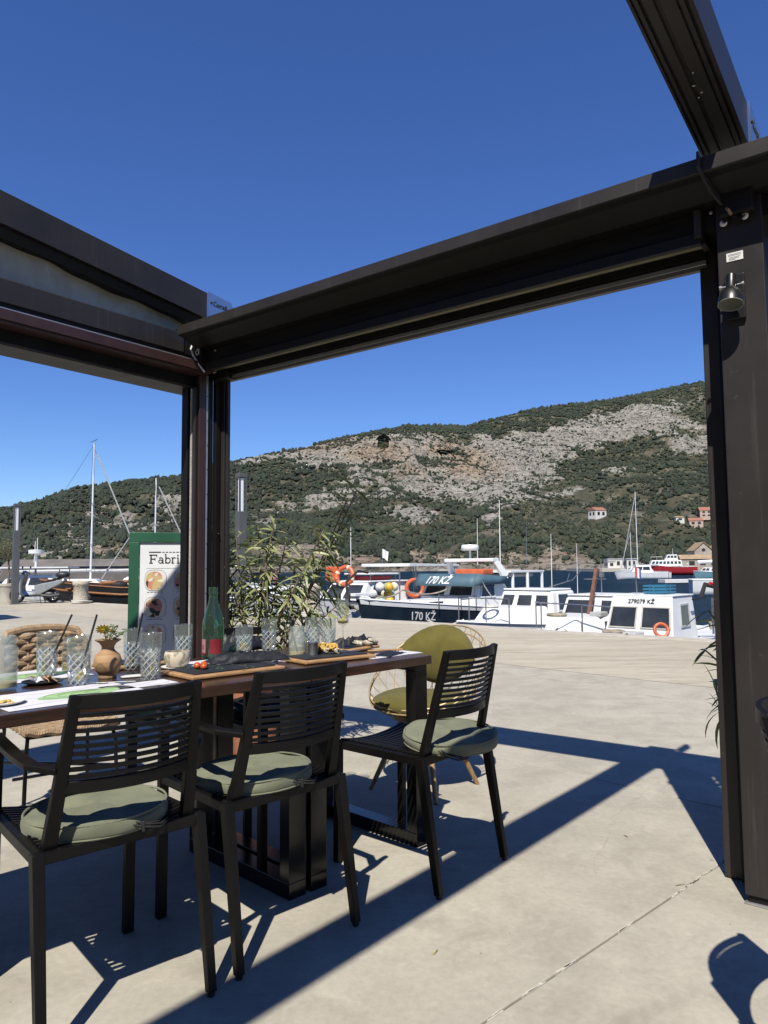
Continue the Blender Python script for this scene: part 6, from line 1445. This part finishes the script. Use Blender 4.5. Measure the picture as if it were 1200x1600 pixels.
bollard('stone mooring bollard beside the scooter at far left', -10.35, 25.2, .245); bollard('stone mooring bollard behind the oleander', -1.72, 17.3)
def lamp_post(label, x, y, w_=.21, h=3.42):
    t = thing('lamp_post', label, 'street lamp', (x, y, 0), R(38), 'grey square lamp posts')
    MB().box((0, 0, h*.365+.004), (w_, w_, h*.73)).build('pole', 'lamp_post_grey', t, bevel=.008); MB().box((0, 0, .01), (w_+.1, w_+.1, .02)).build('base_plate', 'lamp_post_grey', t)
    MB().box((0, -w_/2-.002, .25), (w_*.5, .01, .28)).build('hatch', 'lamp_post_grey', t, bevel=.002)
    MB().lathe([(w_*.36, h*.732), (w_*.36, h*.965)], 20).build('diffuser', 'diffuser', t, True)
    for sx in (-1, 1):
        for sy in (-1, 1): MB().box((sx*w_*.44, sy*w_*.44, h*.85), (w_*.12, w_*.12, h*.236)).build('lantern_bar', 'lamp_post_grey', t)
    MB().box((0, 0, h*.985), (w_*1.06, w_*1.06, h*.03)).build('cap', 'lamp_post_grey', t, bevel=.008)
lamp_post('grey square lamp post beside the scooter at the left', -12.55, 25.1, .205); lamp_post('grey square lamp post rising behind the oleander', -3.42, 17.55, .205)
# --- scooter
sc_ = thing('scooter', 'silver motor scooter with black top box parked by the lamp post', 'scooter', (-12.1, 25.75, 0), R(182))
def wheel(par, x, r):
    wv2 = MB().torus((x, 0, r), r-.05, .05, (0, 1, 0), 26, 10).build('wheel', 'rubber', par, True)
    MB().torus((x, 0, r), r-.11, .018, (0, 1, 0), 22, 6).build('rim', 'steel', wv2, True)
    m_ = MB()
    for k in range(5): m_.bar((x, 0, r), (x+(r-.1)*math.cos(2*math.pi*k/5), 0, r+(r-.1)*math.sin(2*math.pi*k/5)), .03, .03, (0, 1, 0))
    m_.build('spoke', 'steel', wv2)
wheel(sc_, .68, .265); wheel(sc_, -.55, .245)
def sweep(sec, pts, name, mat):                     # elliptical section swept, sec = list of (half width, half height)
    m_ = MB(); rings = []
    for (hw_, hh), p, d in zip(sec, pts, [Vector(pts[min(i+1, len(pts)-1)])-Vector(pts[max(i-1, 0)]) for i in range(len(pts))]):
        d = d.normalized(); u = Vector((0, 1, 0)); v = d.cross(u); rings.append([Vector(p) + u*hw_*math.cos(a) + v*hh*math.sin(a) for a in (2*math.pi*k/14 for k in range(14))])
    m_.loft(rings); return m_.build(name, mat, sc_, True, ang=70)
def sprof(poly, hw_, name, mat, bev=.04):
    m_ = MB(); m_.prism(poly, lambda p: Vector((p[0], -hw_, p[1])), lambda p: Vector((p[0], hw_, p[1]))); return m_.build(name, mat, sc_, False, bev)
sprof([(.36, .24), (.50, .26), (.58, .42), (.58, .62), (.52, .86), (.46, 1.0), (.38, 1.0), (.40, .86), (.46, .62), (.44, .42), (.34, .30)], .17, 'leg_shield', 'scooter_silver', .05)
sprof([(-.25, .24), (.40, .22), (.40, .29), (-.20, .33)], .15, 'footboard', 'scooter_dark', .02)
sprof([(.02, .32), (.06, .62), (-.15, .68), (-.5, .74), (-.95, .84), (-1.0, .78), (-.80, .64), (-.52, .50), (-.34, .40), (-.15, .30)], .16, 'rear_body', 'scooter_silver', .06)
sprof([(.06, .64), (.04, .70), (-.16, .73), (-.42, .78), (-.72, .90), (-.76, .85), (-.5, .75), (-.15, .68)], .14, 'saddle', 'scooter_dark', .03)
sweep([(.12, .05), (.18, .09), (.20, .115), (.18, .10), (.10, .06)], [(-.66, 0, .965), (-.73, 0, .98), (-.86, 0, .99), (-1.0, 0, .985), (-1.08, 0, .965)], 'top_box', 'scooter_dark')
m_ = MB(); m_.tube([(-.72, 0, .80), (-.85, 0, .9)], .04, 6); m_.build('box_rack', 'scooter_dark', sc_)
sweep([(.07, .02), (.08, .03), (.07, .03), (.05, .02)], [(.92, 0, .34), (.85, 0, .53), (.68, 0, .57), (.5, 0, .50)], 'front_mudguard', 'scooter_silver')
m_ = MB(); m_.tube([(.68, -.09, .265), (.52, -.06, .62)], .028, 8); m_.tube([(.68, .09, .265), (.52, .06, .62)], .028, 8); m_.build('fork', 'scooter_dark', sc_, True)
m_ = MB(); m_.tube([(.40, -.32, 1.03), (.42, -.12, 1.06), (.42, .12, 1.06), (.40, .32, 1.03)], .022, 8); m_.build('handlebar', 'scooter_dark', sc_, True)
sweep([(.07, .06), (.11, .10), (.10, .10), (.06, .06)], [(.54, 0, 1.0), (.48, 0, 1.02), (.40, 0, 1.04), (.34, 0, 1.04)], 'headlight_cowl', 'scooter_silver')
for sy in (1, -1): MB().tube([(.40, sy*.2, 1.05), (.38, sy*.30, 1.22)], .008, 5).build('mirror_stem', 'scooter_dark', sc_); MB().ell((.38, sy*.31, 1.25), .02, .06, .04, 10, 6).build('mirror', 'scooter_dark', sc_, True)
m_ = MB(); m_.tube([(-.2, .16, .28), (-.55, .17, .25), (-.85, .17, .30)], .05, 8); m_.build('exhaust', 'scooter_dark', sc_, True); MB().ell((-.38, 0, .30), .25, .13, .13, 14, 8).build('engine', 'scooter_dark', sc_, True)
m_ = MB(); m_.tube([(-.15, -.12, .26), (-.22, -.2, .0)], .014, 6); m_.tube([(-.15, .12, .26), (-.22, .2, .0)], .014, 6); m_.build('centre_stand', 'scooter_dark', sc_)
# --- olive tree in a cream pot
terracotta_pot('cream tapered pot with the small olive tree at the left edge', -13.35, 26.2, .30, .68, 'pot_cream')
ot = thing('olive_tree', 'small olive tree in the cream pot at the left picture edge', 'tree', (-13.35, 26.2, .6))
MB().tube([(0, 0, 0), (.03, 0, .5), (-.02, .02, .9), (0, 0, 1.2)], .045, 8, r2=.025).build('trunk', 'bark', ot, True)
rn = random.Random(2); m_ = MB()
for k in range(12): m_.tube([(0, 0, .85), (rn.gauss(0, .2), rn.gauss(0, .2), 1.2), (rn.gauss(0, .34), rn.gauss(0, .34), 1.25+rn.gauss(.1, .2))], .012, 5)
m_.build('limb', 'bark', ot, True)
m_ = MB()
for k in range(1700):
    d = Vector((rn.gauss(0, 1), rn.gauss(0, 1), rn.gauss(0, 1))).normalized(); p = Vector((0, 0, 1.3)) + Vector((d.x*.44, d.y*.44, d.z*.38))*(rn.random()**.45)*(1+.15*math.sin(7*d.x)*math.sin(6*d.z))
    a = Vector((rn.gauss(0, 1), rn.gauss(0, 1), rn.gauss(0, 1))).normalized(); s_ = a.orthogonal().normalized()*.010; m_.add([p-a*.035, p+s_, p+a*.035, p-s_], [(0, 1, 2, 3)])
m_.build('crown', 'olive_leaf', ot)
# --- parasol whose shadow falls on the quay at the left (stands just outside the picture)
pa_ = thing('parasol', 'wide parasol outside the left picture edge, its shadow on the quay', 'parasol', (-11.2, 15.6, 0), .3)
MB().tube([(0, 0, 0), (0, 0, 3.0)], .03, 8).build('pole', 'lamp_post_grey', pa_, True); MB().box((0, 0, .04), (.7, .7, .08)).build('base', 'lamp_post_grey', pa_, bevel=.01)
m_ = MB(); n = 8; m_.add([(0, 0, 3.1)] + [(2.1*math.cos(2*math.pi*k/n), 2.1*math.sin(2*math.pi*k/n), 2.5) for k in range(n)], [(0, 1+k, 1+(k+1) % n) for k in range(n)]); o = m_.build('canopy', 'pot_cream', pa_); s_ = o.modifiers.new('t', 'SOLIDIFY'); s_.thickness = .01
# --- across the bay at the right: ferry, yachts, pontoon
def far(px_, D): return ((px_-600)/1150*D, D)
x, y = far(1001, 150); fe = thing('ferry', 'red and white passenger ferry moored across the bay', 'ferry', (x+.5, y+3, SEA), R(-14)); fe.scale = (.55, .8, .85); make_hull(fe, 20, 5, 2.9, 2.0, 2.0, 'boat_red', rake=2)
cb, q = house(fe, 3.5, 15, 2.2, 3.6, 1.9, 1.8, .8, .4, 'saloon', 'boat_white', .05)
for k in range(8):
    for sd in ('left', 'right'): win(cb, q[sd], .04+.12*k, .12+.12*k, .35, .8, fw=.008, t=.03)
c2, q2 = house(fe, 9, 13.5, 3.602, 4.9, 1.5, 1.3, .9, .2, 'bridge', 'boat_white', .05)
for k in range(3): win(c2, q2['right'], .08+.3*k, .32+.3*k, .4, .85, fw=.01, t=.03)
win(c2, q2['front'], .08, .46, .4, .85); win(c2, q2['front'], .54, .92, .4, .85)
m_ = MB(); m_.tube([(12, 0, 4.9), (12, 0, 6.4)], .06, 6); m_.build('mast', 'boat_white', fe); rail(fe, [(4, -1.75, 3.6), (6, -1.75, 3.6), (8, -1.75, 3.6)], .8, .03, 'boat_white')
MB().torus((16.5, -2.3, 2.3), .4, .1, (0, 1, 0), 16, 6).build('life_ring', 'white_plastic', fe, True)
yacht('sailing_yacht', 'white sailing yacht with tall twin-line mast across the bay', 39.0, 122, 35, 11, 3.4, 14.6, boom=True)
yacht('motor_yacht', 'white motor yacht nearest the open water across the bay', 34.8, 112, -12, 8, 3, 0, cabz=1.1)
yacht('motor_boat', 'pale blue hulled motor boat before the red ferry', 43.5, 104, 28, 7.5, 2.5, 0, 'boat_blue', cabz=.7)
yacht('motor_boat', 'white motor boat before the red ferry, right of the pale blue one', 51.5, 116, -5, 8, 2.7, 0, cabz=1.0)
yacht('motor_boat', 'white motor boat at the end of the floating pontoon', 50.0, 96, 10, 6.5, 2.4, 0, cabz=.6)
yacht('sailing_boat', 'small sailing boat with slim mast behind the red ferry', 52.5, 165, 10, 7, 2.4, 9.5)
yacht('motor_boat', 'white motor boat close to the right post across the bay', 42.2, 92, 60, 7, 2.5, 0, cabz=.8)
t = thing('arched_workboat', 'white boat bow with rounded arch frame left of the right post', 'boat', (28.2, 50, SEA), R(165)); make_hull(t, 7, 2.6, 1.5, 1.1, 1.1, 'boat_white'); m_ = MB(); m_.tube([(1.0, 0, 1.5), (2.2, .1, 2.2), (4.8, .1, 2.4), (6.5, .1, 2.3)], .12, 8); m_.build('arch_frame', 'boat_white', t, True)
po = thing('pontoon', 'floating pontoon with pale edge lying across the bay water', 'pontoon', (38.5, 84, SEA), R(8))
for k in range(5): MB().box((-6+3.1*k, 0, .3), (3.0, 1.6, .4)).build('pontoon_deck', 'pontoon', po, bevel=.03)
for k in range(6): MB().tube([(-7+3*k, -.7, .5), (-7+3*k, -.7, 1.3)], .03, 6).build('pontoon_post', 'inox', po)
# --- buildings across the bay
def openings(par, q, n, v0, v1, mat='dark_opening', u0=.06, u1=.94, fill=.5, nm='window'):
    for k in range(n):
        c = u0 + (u1-u0)*(k+.5)/n; w2 = (u1-u0)/n*fill/2; m_ = MB(); panel(m_, q, c-w2, c+w2, v0, v1, .06); m_.build(nm, mat, par)
def house_b(name, label, x, y, z, yaw, L, D, H, wall, roof, n=3, rh=1.6, storeys=1, group='houses across the bay', cat='house'):
    t = thing(name, label, cat, (x, y, z), R(yaw), group); m_ = MB(); m_.box((0, 0, H/2-1.0), (L, D, H+2.0)); wl_ = m_.build('wall', wall, t)
    fr = [(-L/2, -D/2, 0), (L/2, -D/2, 0), (L/2, -D/2, H), (-L/2, -D/2, H)]; sd = [(-L/2, D/2, 0), (-L/2, -D/2, 0), (-L/2, -D/2, H), (-L/2, D/2, H)]
    for s in range(storeys): openings(t, fr, n, (s+.28)/storeys, (s+.78)/storeys); openings(t, sd, 2, (s+.28)/storeys, (s+.78)/storeys)
    if rh: m_ = MB(); m_.add([Vector(p) for p in ((-L/2-.3, -D/2-.3, H), (L/2+.3, -D/2-.3, H), (L/2+.3, D/2+.3, H), (-L/2-.3, D/2+.3, H), (-L/2-.3, 0, H+rh), (L/2+.3, 0, H+rh))], [(3,2,1,0), (0,1,5,4), (2,3,4,5), (0,4,3), (1,2,5)]); m_.build('roof', roof, t)
    else: m_ = MB(); m_.box((0, 0, H+.15), (L+.5, D+.5, .3)); m_.build('roof', roof, t)
    return t
def on_hill(px_, py_):                       # point of the hillside met by the sight line
    k = np.argmin(np.abs(px-px_)); col = PYv[k]; j = int(np.argmax(col < py_)); return float(X[k, j]), float(Yw[k, j]), float(Z[k, j])
x, y, z = on_hill(933, 809); house_b('hill_house', 'small white house with red roof alone on the green slope', x, y, z, 25, 10, 8, 5.0, 'plaster_white', 'roof_tile', 2, 2.6)
x, y, z = on_hill(1108, 816); house_b('hill_house', 'pink house with red roofs on the slope beside the right post', x, y, z, -12, 12, 9, 4.6, 'plaster_pink', 'roof_tile', 3, 2.8, 2)
x, y, z = on_hill(1088, 823); house_b('hill_house', 'low pink annex with red roof left of the pink house', x, y, z, -12, 9, 7, 3.4, 'plaster_pink', 'roof_tile', 2, 2.2)
x, y, z = on_hill(1060, 816); house_b('hill_house', 'tiny pale ruin among the trees left of the pink houses', x, y, z, 5, 6, 5, 2.6, 'plaster_white', 'roof_ochre', 1, 1.0)
x, y, z = on_hill(826, 822); house_b('hill_house', 'grey stone ruin low on the green slope', x, y, z, 8, 13, 6, 2.0, 'church_stone', 'roof_grey', 2, 0)
x, y = far(966, 268); house_b('shore_house', 'long white flat roofed house on the far shore', x, y, SEA+1.2, -4, 9.5, 6, 3.0, 'plaster_white', 'boat_grey', 4, 0); x, y = far(951, 264); house_b('shore_house', 'white end block beside the flat roofed shore house', x, y, SEA+1.2, -4, 2.6, 6, 2.2, 'plaster_white', 'boat_grey', 1, 0)
x, y = far(983, 240); house_b('shore_house', 'small white pavilion on the far shore behind the tall mast', x, y, SEA+1.2, -4, 3.2, 4, 2.8, 'plaster_white', 'boat_grey', 2, 0)
# church with gabled fronts and a bell gable
x, y = far(1112, 240); ch = thing('church', 'stone church with twin gables and small open belfry across the bay', 'church', (x, y, SEA+1.4), R(-8))
for k, (xc, w2, h2, g_) in enumerate(((-3.6, 5.6, 5.0, 2.6), (2.6, 6.2, 5.0, 2.6))):
    m_ = MB(); m_.prism([(xc-w2/2, -1.5), (xc+w2/2, -1.5), (xc+w2/2, h2), (xc, h2+g_), (xc-w2/2, h2)], lambda p: Vector((p[0], -3, p[1])), lambda p: Vector((p[0], 6, p[1]))); m_.build('nave', 'church_stone', ch)
    for sgn in (-1, 1): m_ = MB(); m_.add([Vector((xc, -3.3, h2+g_+.25)), Vector((xc, 6, h2+g_+.25)), Vector((xc+sgn*(w2/2+.2), 6, h2+.05)), Vector((xc+sgn*(w2/2+.2), -3.3, h2+.05))], [(0, 1, 2, 3)]); o = m_.build('roof', 'roof_ochre', ch); s_ = o.modifiers.new('t', 'SOLIDIFY'); s_.thickness = .2
    m_ = MB(); m_.lathe([(.0005, 0), (.55, 0), (.55, .06), (.0005, .06)], 16); o = m_.build('rose_window', 'dark_opening', ch); o.location = (xc, -3.0, h2+.4); o.rotation_euler = (R(90), 0, 0)
m_ = MB()
for xx in (-.9, 0, .9): m_.box((3.0+xx, 0, 8.6), (.35, .9, 2.4))
m_.box((3.0, 0, 7.3), (2.3, 1.0, .8)); m_.box((3.0, 0, 9.95), (2.4, 1.0, .35)); m_.prism([(1.9, 10.1), (4.1, 10.1), (3.0, 12.2)], lambda p: Vector((p[0], -.45, p[1])), lambda p: Vector((p[0], .45, p[1]))); m_.box((3.0, -.02, 11.1), (.3, .95, .3)); m_.build('belfry', 'church_stone', ch)
t = house_b('boathouse', 'long low arcade building with tiled roof before the church', x-1.0, y-9, SEA+1.2, -8, 26, 5, 2.6, 'church_stone', 'roof_ochre', 7, 1.4, group='houses across the bay', cat='building')
x, y = far(150, 150); house_b('harbour_shed', 'long low grey roofed shed on the mole behind the left masts', x, y, SEA+1.3, 4, 34, 6, 1.5, 'roof_grey', 'roof_grey', 8, 1.5, group='sheds on the mole', cat='shed')
m_ = MB(); m_.box((-66, 152, SEA+.2), (80, 14, 2.2)); mo_ = m_.build('mole', 'roof_grey', None); mo_['kind'] = 'structure'
m_ = MB(); m_.box((112, 262, SEA+.1), (84, 44, 2.0)); mo_ = m_.build('far_quay', 'curb_stone', None); mo_['kind'] = 'structure'
m_ = MB(); m_.bar((24, 331, SEA+.6), (60, 325, SEA+.5), 3, .8); m_.build('shore_walk', 'curb_stone', None)['kind'] = 'structure'
# fallen leaves on the terrace
rn = random.Random(17)
lf = []
dl = [m.copy() for m in leaf_meshes[:3]]
for m in dl: m.materials.clear(); m.materials.append(M_['dry_leaf'])
for k, (x, y) in enumerate(((1.075, 2.74), (1.02, 3.20), (.15, 2.30))):
    o = obj('fallen_leaf', dl[k]); o.matrix_world = leaf_matrix(Vector((x, y, .006)), Vector((rn.gauss(0, 1), rn.gauss(0, 1), .02)), rn.uniform(-.3, .3), .42)
    tag(o, ('yellow fallen leaf on the mortar joint near the right post', 'dry fallen leaf on the slab left of the right post shadow', 'dry fallen leaf on the slab in front of the armless chair')[k], 'leaf', 'fallen leaves')
